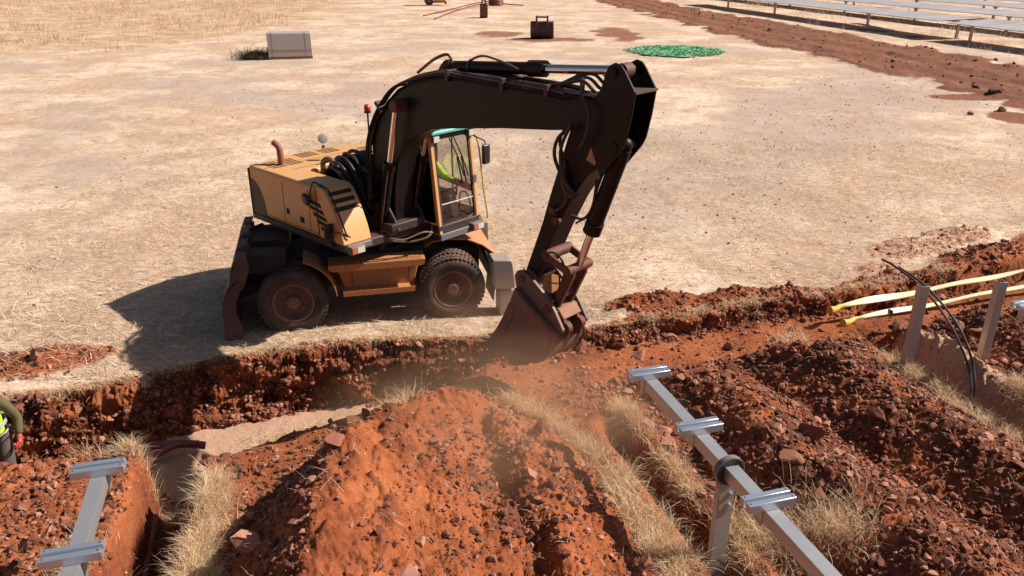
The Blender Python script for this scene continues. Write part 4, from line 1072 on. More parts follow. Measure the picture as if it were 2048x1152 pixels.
for k, (pts_, lab) in enumerate(((((6.40, 9.72, -.15), (6.44, 9.80, .05), (6.49, 10.1, .30), (6.36, 10.5, .72), (6.15, 11.0, 1.06), (5.90, 11.5, 1.24), (5.78, 11.7, 1.28)), 'black cable arching out of the right trench, the longer inner one'),
                                 (((6.46, 9.76, -.15), (6.51, 9.85, .1), (6.56, 10.2, .40), (6.46, 10.55, .74), (6.22, 11.02, 1.07), (6.0, 11.4, 1.21), (5.95, 11.5, 1.22)), 'black cable arching out of the right trench, the outer one with a wider bow'))):
    b = MB(); b.tube(spline(pts_, 8), .017, 8); o = b.build('black_cable', M['plasticblk']); prop(o, lab, 'cable', 'black cables at the right trench')

def strap(p0, p1, wdt, label, zs):
    p0 = Vector(p0); p1 = Vector(p1); d = (p1 - p0); L = d.length; d.normalize(); u = Vector((-d.y, d.x, 0)).normalized()
    n = 60; V = []; 
    for i in range(n + 1):
        t = i / n; c = p0 + d * L * t; c.z += zs * sin(pi * t) + .015 * sin(t * 23) ; tw = .35 * sin(t * 5 + 1) + .25 * sin(t * 17)
        w = (u * cos(tw) + Vector((0, 0, 1)) * sin(tw)) * wdt * (.55 + .45 * min(1, t * 14)); e = Vector((0, 0, 1)) * .008
        V += [c - w - e, c + w - e, c + w + e, c - w + e]
    F = []
    for i in range(n):
        for k in range(4): F.append((4 * i + k, 4 * i + (k + 1) % 4, 4 * i + 4 + (k + 1) % 4, 4 * i + 4 + k))
    F += [(0, 1, 2, 3), (4 * n + 3, 4 * n + 2, 4 * n + 1, 4 * n)]
    b = MB(); b.add(V, F); o = b.build('sling_strap', M['strap']); prop(o, label, 'strap', 'yellow straps in the trench')
    b = MB(); a = p0
    ax = d * -1
    b.tube([a + ax * -.14, a + ax * .0, a + ax * .05, a + ax * .18 - u * .06, a + ax * .28 - u * .10 + Vector((0, 0, .02)), a + ax * .36 - u * .12 + Vector((0, 0, .04))], [.02, .035, .045, .05, .065, .066], 12)
    b.build('loop_end', M['strapd'], o)
    if p0.y > 12.4: return
    b = MB(); b.box((-.02, -.05, -.03), (.02, .05, .03), Matrix.Translation(p0 + d * .65) @ Matrix.Rotation(atan2(d.y, d.x), 4, 'Z')); b.build('tie', M['plasticblk'], o)
strap((5.75, 12.72, .03), (12.5, 14.85, .45), .062, 'broad yellow strap nearer the far lip of the right trench, tight and straight', -.05)
strap((5.72, 12.05, .10), (12.6, 14.0, .62), .045, 'thin yellow strap shining white in the sun, nearer the spoil mounds', -.05)

for pts_, lab, r in ((((-6.0, 8.95, -.60), (-5.45, 9.12, -.56), (-5.0, 9.28, -.56), (-4.6, 9.42, -.60), (-4.3, 9.5, -.68)), 'dark red conduit lying straight across the left trench floor', .055),
                     (((-4.35, 9.42, -.60), (-4.62, 9.32, -.55), (-4.82, 9.05, -.58), (-4.76, 8.65, -.66), (-4.5, 8.2, -.74), (-4.3, 7.6, -.76), (-4.0, 6.6, -.76)), 'dark red conduit bending out of the trench floor into the narrow side trench', .05)):
    P = spline(pts_, 14); rr = [r * (1 + .06 * (i % 2)) for i in range(len(P))]
    b = MB(); b.tube(P, rr, 12); o = b.build('conduit', M['conduit']); prop(o, lab, 'conduit')

# ------------------------------------------------------------------ things in the field
pr_ = empty('pallet_load', (-12.85, 48.1, gz(-12.85, 48.1)), 'big grey wrapped load on a wooden pallet behind the excavator', 'pallet', rz=R(14))
b = MB()
for y in (-.62, 0, .62): b.box((-1.22, y - .06, .0), (1.22, y + .06, .10))
for k in range(9): b.box((-1.25 + k * .29, -.72, .10), (-1.08 + k * .29, .72, .13))
b.build('pallet', M['wood'], pr_)
b = MB(); b.box((-1.22, -.72, .135), (1.22, .72, 1.42)); wr = b.build('wrapped_load', M['wrap'], pr_, .03)
b = MB(); b.box((-1.19, -.69, 1.422), (1.16, .68, 1.44)); b.build('top_film', M['wrap'], wr, .01)
b = MB()
for x in (-.98, .86): b.box((x, -.726, .14), (x + .015, -.716, 1.425)); b.box((x, -.72, 1.424), (x + .015, .72, 1.445))
for z_ in (.42, .50): b.box((-1.226, -.726, z_), (1.226, -.7205, z_ + .012)); b.box((-1.2265, -.72, z_), (-1.2215, .72, z_ + .012))
b.build('strapping', M['panelgap'], wr)

def spare_bucket(name, loc, w, h, rz, label, mt):
    t = empty(name, (loc[0], loc[1], gz(*loc)), label, 'bucket', rz=rz)
    s_ = h
    prof = [(-.45 * s_, .95 * s_), (-.52 * s_, .70 * s_), (-.50 * s_, .35 * s_), (-.36 * s_, .10 * s_), (-.05 * s_, .0), (.35 * s_, .0), (.55 * s_, .03 * s_)]
    sidep = prof + [(.42 * s_, .30 * s_), (.25 * s_, .62 * s_), (.0 * s_, .90 * s_), (-.2 * s_, .98 * s_)]
    def yx(pp): return [(q[0], q[1]) for q in pp]
    b = MB(Matrix.Rotation(pi / 2, 4, 'Z'))
    b.sheet(prof, -w / 2, w / 2, -.05); b.prism(sidep, -w / 2, -w / 2 + .05); b.prism(sidep, w / 2 - .05, w / 2)
    b.prism([(-.46 * s_, .90 * s_), (-.2 * s_, .99 * s_), (-.0 * s_, .92 * s_), (-.2 * s_, .88 * s_)], -w / 2, w / 2)
    b.build('shell', mt, t, .02)
    b = MB(Matrix.Rotation(pi / 2, 4, 'Z')); hw = min(.42, w * .24)
    for q in (-hw, hw): b.prism([(-.56 * s_, .45 * s_), (-.50 * s_, .9 * s_), (-.36 * s_, 1.30 * s_), (-.22 * s_, 1.30 * s_), (-.12 * s_, .95 * s_), (-.46 * s_, .85 * s_), (-.50 * s_, .45 * s_)], q - .06, q + .06)
    b.cyl((-.29 * s_, -hw, 1.22 * s_), (-.29 * s_, hw, 1.22 * s_), .06, n=12)
    b.build('hinge_ear', M['rusty'], t, .01)
    b = MB(Matrix.Rotation(pi / 2, 4, 'Z'))
    b.box((-.535 * s_, w * .2, .40 * s_), (-.50 * s_, w * .47, .72 * s_)); b.build('wear_plate', M['rusty'], t, .02)
    return t
spare_bucket('digging_bucket', (2.17, 59.9), 1.62, 1.22, R(-6), 'wide black digging bucket standing alone on the field', M['frame'])
spare_bucket('trenching_bucket', (-2.65, 79.2), .70, 1.30, R(4), 'narrow rusty trenching bucket standing in front of the red conduit coil', M['rusty'])

cl = empty('conduit_coil', (-1.9, 98.0, gz(-1.9, 98)), 'dark red conduit coil with two loose ends trailing left, far across the field', 'conduit coil')
b = MB()
for k in range(5):
    b.lathe([(.10 * cos(a), .52 + .10 * sin(a)) for a in np.linspace(0, 2 * pi, 9)], (0, -.42 + k * .21, .62), (.12, 1, .1), 28)
for k in range(4):
    b.lathe([(.09 * cos(a), .42 + .09 * sin(a)) for a in np.linspace(0, 2 * pi, 9)], (.1, -.3 + k * .21, .60), (.0, 1, .15), 28)
    b.lathe([(.09 * cos(a), .8 + .09 * sin(a)) for a in np.linspace(0, 2 * pi, 9)], (.05, 0, .15 + k * .14), (.03 * k, .02, 1), 28)
b.build('coil', M['conduit'], cl)
for pts_ in (((-.5, .2, .5), (-2, -2, .4), (-4.5, -9, .15), (-6.6, -17, .06)), ((-.5, -.2, .3), (-2.2, -4, .25), (-4, -11, .1), (-5.2, -21, .05)), ((.8, .2, .2), (2, -1, .15), (3.2, -1.2, .1))):
    b = MB(); b.tube(spline(pts_, 8), .06, 8); b.build('loose_end', M['conduit'], cl)

# small yellow machine at the top edge
mt_ = empty('site_machine', (-8.9, 98.5, gz(-8.9, 98.5)), 'yellow and black site machine cut off by the top edge of the picture', 'machine', rz=R(8))
b = MB(); b.box((-.1, -.6, .45), (1.15, .6, 2.0)); b.build('body', M['orangeM'], mt_, .05)
b = MB(); b.box((-1.2, -.55, .30), (1.1, .55, .45)); b.box((1.1, -.05, .1), (1.3, .05, .45)); b.build('chassis', M['frame'], mt_, .02)
for y in (-.62, .62):
    b = MB(); b.lathe([(-.12, .2), (-.12, .46), (-.06, .5), (.06, .5), (.12, .46), (.12, .2)], (-.75, y, .5), (0, 1, 0), 28); w_ = b.build('wheel', M['tyre'], mt_)
    b = MB(); b.lathe([(-.1, .001), (-.1, .2), (.1, .2), (.1, .001)], (-.75, y, .5), (0, 1, 0), 20); b.build('rim', M['rim'], w_)
b = MB(); b.prism([(-1.0, .6), (-.2, .6), (-.2, 1.8), (-.5, 1.9), (-.9, 1.2)], -.4, .4); b.build('drum', M['greylit'], mt_, .06)
b = MB(); b.tube([(-.05, -.61, .5), (1.1, -.61, 1.7)], .02, 6); b.build('brace', M['frame'], mt_)
b = MB(); b.box((-1.3, -.7, 1.95), (1.3, .7, 2.05)); b.build('canopy', M['redpaint'], mt_, .03)
# dark red trailer whose foot shows at the top edge
rt = empty('flat_trailer', (16.6, 112.0, gz(16.6, 112)), 'dark red low trailer whose underside just shows at the top edge', 'trailer', rz=R(5))
b = MB(); b.box((-2.2, -1.0, .55), (2.2, 1.0, .95)); b.box((-2.2, -1.0, .95), (-2.1, 1.0, 1.5)); b.box((2.1, -1.0, .95), (2.2, 1.0, 1.5)); b.build('bed', M['redpaint'], rt, .03)
for x in (-.6, .6):
    for y in (-.95, .95):
        b = MB(); b.lathe([(-.1, .001), (-.1, .22), (-.1, .38), (-.05, .42), (.05, .42), (.1, .38), (.1, .001)], (x, y, .40), (0, 1, 0), 24); b.build('wheel', M['tyre'], rt)

# green netting in a heap
b = MB(); b2 = MB()
for k in range(620):
    a = random.random() * 2 * pi; q = math.sqrt(random.random()); cx, cy = 10.05 + 2.75 * q * cos(a), 51.3 + 2.7 * q * sin(a)
    z0 = gz(10, 51) + .04 + .20 * (1 - q) * random.random(); L = random.uniform(.4, 1.3); t = random.random() * 2 * pi; c_ = random.uniform(-1.5, 1.5)
    pts_ = []
    for j in range(7):
        s = j / 6; pts_.append((cx + L * (s - .5) * cos(t + c_ * s), cy + L * (s - .5) * sin(t + c_ * s), z0 + .05 * sin(s * 9 + k) + .05))
    (b2 if k % 3 == 0 else b).tube(pts_, random.uniform(.012, .035), 4)
# the crumpled sheet underneath
n_ = 40; V = []; F = []
for i in range(n_):
    for j in range(14):
        a = 2 * pi * i / n_; q = j / 13; rr = 1 + .16 * sin(3 * a + 1) + .10 * sin(7 * a) + .06 * sin(13 * a + 2)
        V.append((10.05 + 2.7 * q * rr * cos(a), 51.3 + 2.6 * q * rr * sin(a), gz(10, 51) + .05 + .12 * (1 - q) * abs(sin(i * 1.9 + j * 2.3)) + .03))
for i in range(n_):
    for j in range(13): F.append((i * 14 + j, i * 14 + j + 1, ((i + 1) % n_) * 14 + j + 1, ((i + 1) % n_) * 14 + j))
b.add(V, F)
nt_ = b.build('netting_heap', M['net']); prop(nt_, 'flat heap of bright green netting spread on the bare field', 'netting')
b2.build('pale_strands', M['net2'], nt_)

# solar tables
RDIR = Vector((-sin(R(11.5)), cos(R(11.5)), 0)); RN = Vector((cos(R(11.5)), sin(R(11.5)), 0))
def solar_table(p0, L, label, z=1.32, posts=(), tilt=0.0, wd_=3.5, loose=False):
    t = empty('solar_table', (p0[0], p0[1], 0), label, 'solar panels', 'solar tables beyond the dirt track', rz=R(11.5))
    mr = Matrix.Translation((0, 0, z)) @ Matrix.Rotation(-abs(tilt) - .02, 4, 'Y')
    b = MB(mr); b.box((-wd_ / 2, 0, 0), (wd_ / 2, L, .035)); p_ = b.build('panel', M['panel'], t)
    b = MB(mr); k = 0
    while k * 1.15 < L:
        b.box((-wd_ / 2 - .004, k * 1.15 - .018, -.004), (wd_ / 2 + .004, k * 1.15 + .018, .040)); k += 1
    b.box((-wd_ / 2 - .012, -.006, -.006), (-wd_ / 2 + .012, L + .006, .041)); b.build('panel_frame', M['galv'], p_)
    b = MB(); b.box((-.07, -.35, z - .17), (.07, L + .3, z - .03)); b.build('torque_tube', M['galvpost'], t)
    for y in posts:
        b = MB(); g = gz(*(Vector((p0[0], p0[1], 0)) + RDIR * y).to_tuple()[:2])
        b.box((-.09, y - .07, g - .1), (.09, y + .07, z - .17)); b.box((-.2, y - .1, z - .3), (.2, y + .1, z - .16)); b.build('post', M['galvpost'], t)
    return t
SP0 = Vector((31.6, 58.9, 0))
def along(off, y): return SP0 + RN * off + RDIR * y
solar_table(along(0, .35), 42, 'long pale solar table nearest the track, its left stretch', posts=(.0, 10.5, 26, 36.5), tilt=.02)
solar_table(along(.1, -34.4), 34, 'pale solar table nearest the track, its right stretch reaching the picture edge', posts=(33.5, 22, 11), tilt=.045, z=1.30)
solar_table(along(8.2, -22), 75, 'pale solar table in the second row from the track', posts=(5, 16, 27, 38, 49, 60, 71), tilt=.02)
solar_table(along(16.4, -22), 80, 'pale solar table in the third row from the track', posts=(5, 16, 27, 38, 49, 60, 71), tilt=.02)
solar_table(along(24.6, -22), 82, 'pale solar table in the fourth row, farthest that shows', posts=(5, 16, 27, 38, 49, 60, 71), tilt=.02)
for k, (o_, y, lab) in enumerate(((-1.0, 6.5, 'loose solar panels lying flat under the nearest table'), (-1.6, 2.0, 'small loose panel lying in the grass by the nearest post'))):
    p_ = along(o_, y); b = MB()
    for j in range(3 if k == 0 else 1): b.box((-.55, j * 1.2, .0 + .03 * j), (.55, j * 1.2 + 1.1, .04 + .03 * j))
    o = b.build('loose_panel', M['panel']); o.location = (p_.x, p_.y, gz(p_.x, p_.y) + .12); o.rotation_euler = (R(3), R(4), R(25)); prop(o, lab, 'solar panel')

# ------------------------------------------------------------------ people
def skin_obj(name, V, E_, rad, material, parent, sub=2):
    me = bpy.data.meshes.new(name); me.from_pydata(V, E_, []); me.update()
    o = bpy.data.objects.new(name, me); COL.objects.link(o); me.materials.append(material)
    o.modifiers.new('skin', 'SKIN'); o.modifiers['skin'].use_smooth_shade = True
    sv = me.skin_vertices[0].data
    for i, r in enumerate(rad):
        sv[i].radius = (r, r) if isinstance(r, (int, float)) else r
        sv[i].use_root = (i == 0)
    s = o.modifiers.new('sub', 'SUBSURF'); s.levels = sub; s.render_levels = sub
    if parent: o.parent = parent
    return o

def person(loc, J, label, legs, top, glove=None, helmet=False, vest=False):
    """J: joints in metres relative to loc; body, jacket, trousers and boots follow one skeleton"""
    root = empty('person', loc, label, 'person')
    P = {k: Vector(v) for k, v in J.items()}
    V = []; E_ = []; Rr = []
    def add(p, r, par=None):
        V.append(tuple(p)); Rr.append(r)
        if par is not None: E_.append((par, len(V) - 1))
        return len(V) - 1
    pel = add(P['pelvis'], .13); ch = add(P['chest'], .145, pel); nk0 = add(P['chest'].lerp(P['neck'], .75), .085, ch); nk = add(P['neck'], .055, nk0)
    hd0 = add(P['neck'].lerp(P['head'], .45), .058, nk); hd = add(P['head'], (.085, .098), hd0); tp = add(P['head'] + (P['head'] - P['neck']).normalized() * .09, .062, hd)
    hands = []
    for s in 'lr':
        sh = add(P['sh' + s], .062, nk0); el = add(P['el' + s], .043, sh); wr_ = add(P['wr' + s], .028, el)
        d = (P['wr' + s] - P['el' + s]).normalized(); pm = add(P['wr' + s] + d * .05, (.040, .022), wr_); hands.append((s, P['wr' + s] + d * .085, d))
        add(P['wr' + s] + d * .085, (.040, .018), pm)
        hp = add(P['hp' + s], .095, pel); kn = add(P['kn' + s], .062, hp); an = add(P['an' + s], .042, kn)
        f = add(P['an' + s] + Vector(J['fwd']) * .06 + Vector((0, 0, -.05)), .045, an); add(P['an' + s] + Vector(J['fwd']) * .18 + Vector((0, 0, -.065)), .036, f)
    body = skin_obj('body', V, E_, Rr, M['skin'], root)
    # fingers and thumb
    up = Vector((0, 0, 1)); fw = Vector(J['fwd'])
    for s, p0, d in hands:
        side = d.cross(up).normalized() if abs(d.z) < .8 else fw.copy(); nrm = side.cross(d).normalized()
        curl = -nrm if abs(d.z) < .8 else fw.cross(up) * (1 if s == 'l' else -1)
        fv = []; fe = []; fr = []
        fv.append(tuple(p0 - d * .03)); fr.append(.014)
        for k in range(4):
            off = side * (.027 - .018 * k); L = (.068, .078, .073, .055)[k]
            pts = [p0 - d * .005 + off, p0 + d * L * .45 + off - nrm * .01, p0 + d * L * .75 + off - nrm * .032, p0 + d * L * .8 + off - nrm * .055]
            prev = 0
            for q, r in zip(pts, (.0095, .009, .0085, .007)):
                fv.append(tuple(q)); fr.append(r); fe.append((prev, len(fv) - 1)); prev = len(fv) - 1
        prev = 0
        for q, r in zip((p0 - d * .035 + side * .035 - nrm * .01, p0 - d * .005 + side * .052 - nrm * .025, p0 + d * .02 + side * .05 - nrm * .04), (.012, .011, .009)):
            fv.append(tuple(q)); fr.append(r); fe.append((prev, len(fv) - 1)); prev = len(fv) - 1
        skin_obj('glove' if glove else 'hand', fv, fe, fr, glove or M['skin'], root, 1)
        if glove:
            skin_obj('glove_cuff', [tuple(p0 - d * .13), tuple(p0 - d * .08), tuple(p0 - d * .03), tuple(p0 + d * .005)], [(0, 1), (1, 2), (2, 3)], [.04, .036, (.044, .026), (.042, .022)], glove, root, 1)
    # face
    fx = fw; sx = fw.cross(up).normalized(); hc = P['head']
    b = MB(); b.ball(tuple(hc + fx * .095 - up * .015), .016, 6, (1, 1, 1.5)); b.build('nose', M['skin'], root)
    b = MB()
    for q in (-1, 1): b.ball(tuple(hc + fx * .078 + sx * q * .032 + up * .015), .012, 6)
    b.build('eyes', M['white'], root)
    b = MB(); b.box((-.005, -.022, -.004), (.005, .022, .004), Matrix.Translation(hc + fx * .086 - up * .055) @ Matrix.Rotation(atan2(fx.y, fx.x), 4, 'Z')); b.build('mouth', M['redlabel'], root)
    b = MB()
    for q in (-1, 1): b.ball(tuple(hc + sx * q * .088), .028, 6, (1, .6, 1.2))
    b.build('ears', M['skin'], root)
    b = MB(); b.ball(tuple(hc - fx * .018 + up * .045), .102, 8, (1, 1, .95)); b.build('hair', M['hair'], root)
    if helmet:
        b = MB(); b.lathe([(.0, .135), (.012, .137), (.014, .118), (.07, .108), (.11, .075), (.128, .03), (.13, .001)], tuple(hc + up * .045), (0, 0, 1), 28); b.build('helmet', M['helmet'], root)
    # clothes
    jv = []; je = []; jr = []
    def ja(p, r, par=None):
        jv.append(tuple(p)); jr.append(r)
        if par is not None: je.append((par, len(jv) - 1))
        return len(jv) - 1
    sv = []; se = []; sr = []
    c0 = ja(P['pelvis'] - (P['chest'] - P['pelvis']).normalized() * .04, .165); c1 = ja(P['pelvis'].lerp(P['chest'], .5), .165, c0); c2 = ja(P['chest'], .175, c1); c3 = ja(P['chest'].lerp(P['neck'], .8), .10, c2)
    for s in 'lr':
        a = ja(P['sh' + s], .082, c3)
        if vest:
            skin_obj('sleeve', [tuple(P['sh' + s].lerp(P['neck'], .3)), tuple(P['sh' + s]), tuple(P['el' + s]), tuple(P['el' + s].lerp(P['wr' + s], .9))], [(0, 1), (1, 2), (2, 3)], [.075, .078, .060, .046], M['olive'], root, 1)
        else:
            e = ja(P['el' + s], .062, a); ja(P['el' + s].lerp(P['wr' + s], .86), .047, e)
    jk = skin_obj('vest' if vest else 'jacket', jv, je, jr, top, root)
    b = MB()
    dch = (P['chest'] - P['pelvis']).normalized()
    for f_, r_ in ((.22, .192), (.70, .198)):
        b.lathe([(-.022, r_ - .02), (-.022, r_), (.022, r_), (.022, r_ - .02)], tuple(P['pelvis'].lerp(P['chest'], f_)), tuple(dch), 28)
    b.build('reflective_band', M['reflect'], jk)
    tv = [tuple(P['pelvis'])]; te = []; tr_ = [.15]
    for s in 'lr':
        for q, r in ((P['hp' + s], .112), (P['hp' + s].lerp(P['kn' + s], .5), .094), (P['kn' + s], .082), (P['kn' + s].lerp(P['an' + s], .55), .078), (P['an' + s] + up * .0, .074)):
            tv.append(tuple(q)); tr_.append(r); te.append((0 if r == .112 else len(tv) - 2, len(tv) - 1))
    skin_obj('trousers', tv, te, tr_, legs, root)
    for s in 'lr':
        a = P['an' + s]
        skin_obj('boot', [tuple(a + up * .06), tuple(a - up * .02), tuple(a - up * .045 + fw * .07), tuple(a - up * .06 + fw * .20)], [(0, 1), (1, 2), (2, 3)], [.055, .058, .055, .042], M['boot'], root, 1)
    return root
def uw(s, w, z): return XC + (mu @ Vector((s, w, z)))
o0 = uw(.30, .83, 1.44); dfw = (mu @ Vector((1, 0, 0)))
def rel(s, w, z): return tuple(uw(s + .06, w + .03, z) - o0)
person(o0, dict(fwd=tuple(dfw), pelvis=rel(.46, .90, 1.84), chest=rel(.46, .90, 2.22), neck=rel(.50, .90, 2.44), head=rel(.56, .90, 2.58),
                shl=rel(.50, 1.10, 2.36), ell=rel(.72, 1.18, 2.12), wrl=rel(.98, 1.12, 2.14), shr=rel(.50, .70, 2.36), elr=rel(.72, .60, 2.11), wrr=rel(.98, .66, 2.14),
                hpl=rel(.50, 1.00, 1.82), knl=rel(.96, 1.04, 1.92), anl=rel(1.06, 1.04, 1.54), hpr=rel(.50, .79, 1.82), knr=rel(.96, .76, 1.92), anr=rel(1.08, .76, 1.54)),
       'person in a bright yellow jacket sitting in the excavator cab at the levers', M['jeans'], M['hivis'])
wl = (-6.43, 8.42, -.78)
person(wl, dict(fwd=(.25, -.97, 0), pelvis=(0, 0, .95), chest=(.03, -.04, 1.28), neck=(.04, -.07, 1.50), head=(.05, -.10, 1.64),
                shl=(.20, .05, 1.42), ell=(.28, .14, 1.14), wrl=(.31, .03, .93), shr=(-.19, -.05, 1.42), elr=(-.27, -.06, 1.13), wrr=(-.25, -.24, .95),
                hpl=(.11, .01, .90), knl=(.14, -.05, .48), anl=(.20, -.06, .09), hpr=(-.10, -.01, .90), knr=(-.12, -.12, .48), anr=(-.14, -.06, .09)),
       'person in a yellow vest and red gloves standing in the trench at the left edge', M['trouser'], M['hivis'], glove=M['glove'], helmet=True, vest=True)

# ------------------------------------------------------------------ stones
def stone_protos(n, sub):
    out = []
    for k in range(n):
        bm = bmesh.new(); bmesh.ops.create_icosphere(bm, subdivisions=sub, radius=1.0)
        V = np.array([v.co[:] for v in bm.verts]); F = np.array([[v.index for v in f.verts] for f in bm.faces]); bm.free()
        for _ in range(16 if sub > 1 else 6):
            nrm = rng.normal(size=3); nrm /= np.linalg.norm(nrm); d = rng.uniform(.30, .68)
            e = np.maximum(V @ nrm - d, 0); V = V - e[:, None] * nrm * .96
        V = V * np.array([rng.uniform(.85, 1.25), rng.uniform(.7, 1.0), rng.uniform(.65, .95)])
        V += rng.normal(size=V.shape) * (.012 if sub > 1 else .06)
        V /= np.linalg.norm(V, axis=1).max()
        out.append((V.astype(np.float32), F))
    return out
P2 = stone_protos(12, 2); P1 = stone_protos(12, 1)
ICO = []
for k in range(6):
    bm = bmesh.new(); bmesh.ops.create_icosphere(bm, subdivisions=1, radius=1.0)
    V = np.array([v.co[:] for v in bm.verts]); F = np.array([[v.index for v in f.verts] for f in bm.faces]); bm.free()
    V = V[:12] if False else V
    ICO.append((V * (1 + rng.normal(size=(len(V), 1)) * .22) * np.array([1, .8, .65]), F))
TET = []
for k in range(8):
    V = rng.normal(size=(6, 3)); V = np.array([(1, 0, 0), (-1, 0, 0), (0, 1, 0), (0, -1, 0), (0, 0, 1), (0, 0, -1)], float) + rng.normal(size=(6, 3)) * .28
    F = np.array([(0, 2, 4), (2, 1, 4), (1, 3, 4), (3, 0, 4), (2, 0, 5), (1, 2, 5), (3, 1, 5), (0, 3, 5)])
    TET.append((V, F))

def rotm(n):
    q = rng.normal(size=(n, 4)); q /= np.linalg.norm(q, axis=1)[:, None]; w, x, y, z = q.T
    return np.stack([np.stack([1 - 2 * (y * y + z * z), 2 * (x * y - w * z), 2 * (x * z + w * y)], -1), np.stack([2 * (x * y + w * z), 1 - 2 * (x * x + z * z), 2 * (y * z - w * x)], -1), np.stack([2 * (x * z - w * y), 2 * (y * z + w * x), 1 - 2 * (x * x + y * y)], -1)], 1)

def scatter_mesh(name, pos, size, protos, material, sink=.25):
    VV = []; FF = []; off = 0
    idx = rng.integers(0, len(protos), len(pos))
    for k, (V, F) in enumerate(protos):
        s = np.where(idx == k)[0]
        if not len(s): continue
        Rm = rotm(len(s)); W = np.einsum('nij,vj->nvi', Rm, V) * size[s][:, None, None]
        W[:, :, 2] *= .85
        W += pos[s][:, None, :]; W[:, :, 2] += (size[s] * (.5 - sink))[:, None]
        FF.append((F[None] + (np.arange(len(s)) * len(V))[:, None, None] + off).reshape(-1, 3)); VV.append(W.reshape(-1, 3)); off += len(s) * len(V)
    return np_mesh(name, np.concatenate(VV), np.concatenate(FF), material, flat=True)

def stone_density(x, y):
    """0..1 how stony the ground is"""
    h, soil, sand, dark = field(x, y)
    near = np.interp(x, NEAR[:, 0], NEAR[:, 1]); far = np.interp(x, FAR[:, 0], FAR[:, 1])
    n = fbm(x * .9, y * .9, 50, 3)
    d = np.where(y < near + .1, .38 + .75 * sst(-.15, .5, n) + .35 * dark, 0)
    d = np.where((y < near + .1) & (x > 1.2), d + .45, d)
    d = np.where((y < near) & (x < -3.9), .85 + .4 * n, d)
    # the lit slope of the middle mound is dusty and carries few stones
    dd, _, s = pl(RIDGES[0][0], x, y)
    n9 = fbm(x * 1.1, y * 1.1, 58, 3)
    d = d * np.where((s < 0) & (y < near) & (x < 1.2), np.clip(sst(.2, 1.2, dd) * .7 + sst(-.05, .35, n9) * .5, .10, 1), 1)
    d = d * np.where((s > 0) & (dd < 1.4) & (y < near) & (x > -3.6), 1.5, 1)
    for P in (BL, CL, DL):
        q, _, _ = pl(P, x, y); d = d * sst(.2, .5, q)
    d = d * (1 - .85 * sst(.2, .5, sand))
    inside = (y > near) & (y < far + .05)
    d = np.where(inside, np.where(x < -1.5, .22 * sst(.45, .1, far - y), .16), d)
    d = np.where(inside & (y > far - .35), np.maximum(d, .6), d)
    d = np.where(y > far + .05, sst(.35, .9, soil) * .75, d)
    return np.clip(d, 0, 1.2), h
def sample(n, x0, x1, y0, y1, pw=1.0):
    x = rng.uniform(x0, x1, n); y = rng.uniform(y0, y1, n)
    d, h = stone_density(x, y); k = rng.random(n) < d ** pw
    return np.stack([x[k], y[k], h[k]], 1)

def in_view(p):
    z = p[:, 2] - CAM_H; pp = R(22.75)
    zc = p[:, 1] * cos(pp) - z * sin(pp); dn = -p[:, 1] * sin(pp) - z * cos(pp)
    return (np.abs(p[:, 0] / zc) < .64) & (np.abs(dn / zc) < .36), zc
big = sample(4200, -9, 10.5, 4.6, 17.5, 1.4)
bs = np.exp(rng.normal(math.log(.062), .45, len(big))).clip(.035, .22)
vis, zc = in_view(big)
o_ = np.argsort(-np.where(vis, bs / zc, 0)); NI = 280
protos_me = []
for V, F in P2:
    o = np_mesh('stone', V, F, M['rock'], link=False, flat=True); protos_me.append(o.data); bpy.data.objects.remove(o)
def rock_label(p):
    x, y = p[0], p[1]; near = float(np.interp(x, NEAR[:, 0], NEAR[:, 1])); far = float(np.interp(x, FAR[:, 0], FAR[:, 1]))
    if y > near:
        if x < -2: return 'red stone in or above the far wall of the left trench', 'stones along the left trench wall'
        if y > far: return 'red stone on the low soil heaps beyond the right trench', 'stones on the far heaps'
        return 'red stone on the dug soil in the trench right of the bucket', 'stones in the right trench'
    if x < -3.7: return 'angular red stone on the rubble around the left tracker tube', 'stones on the left rubble'
    q, _, s = pl(CL, np.array([x]), np.array([y]))
    if s[0] > 0: return 'angular red stone lying on the central spoil mound', 'stones on the central mound'
    q, _, s = pl(DL, np.array([x]), np.array([y]))
    if s[0] > 0: return 'dark red stone on the spoil mound right of the middle tracker tube', 'stones on the right mound'
    return 'red stone on the spoil beyond the right side trench', 'stones at the right edge'
def put_stone(p, s, lab, grp, me=None):
    o = bpy.data.objects.new('stone', me or protos_me[int(rng.integers(0, len(protos_me)))]); COL.objects.link(o)
    o.location = (p[0], p[1], p[2] + s * .22); o.scale = (s, s, s * .85); o.rotation_euler = (rng.uniform(-.5, .5), rng.uniform(-.5, .5), rng.uniform(0, 6.28))
    prop(o, lab, 'stone', grp)
for i in o_[:NI]: put_stone(big[i], float(bs[i]), *rock_label(big[i]))
rest = o_[NI:]
med = sample(60000, -9, 10.5, 4.6, 17.5, 1.1)
ms = np.exp(rng.normal(math.log(.030), .42, len(med))).clip(.012, .065)
wl_ = FX['wall']; ws = np.exp(rng.normal(math.log(.026), .5, len(wl_))).clip(.01, .10)
rub = scatter_mesh('rubble', np.concatenate([big[rest], med, wl_]), np.concatenate([bs[rest], ms, ws]), P1, M['rock'])
prop(rub, 'loose red rubble and small stones over the spoil mounds and trench edges', 'rubble', kind='stuff')
sm = sample(150000, -9, 10.5, 4.6, 17.5, .8)
ss = np.exp(rng.normal(math.log(.0105), .35, len(sm))).clip(.005, .024)
cr = scatter_mesh('soil_crumbs', sm, ss, TET, M['clod'], .3)
prop(cr, 'fine crumbs of red soil strewn over the diggings', 'soil', kind='stuff')
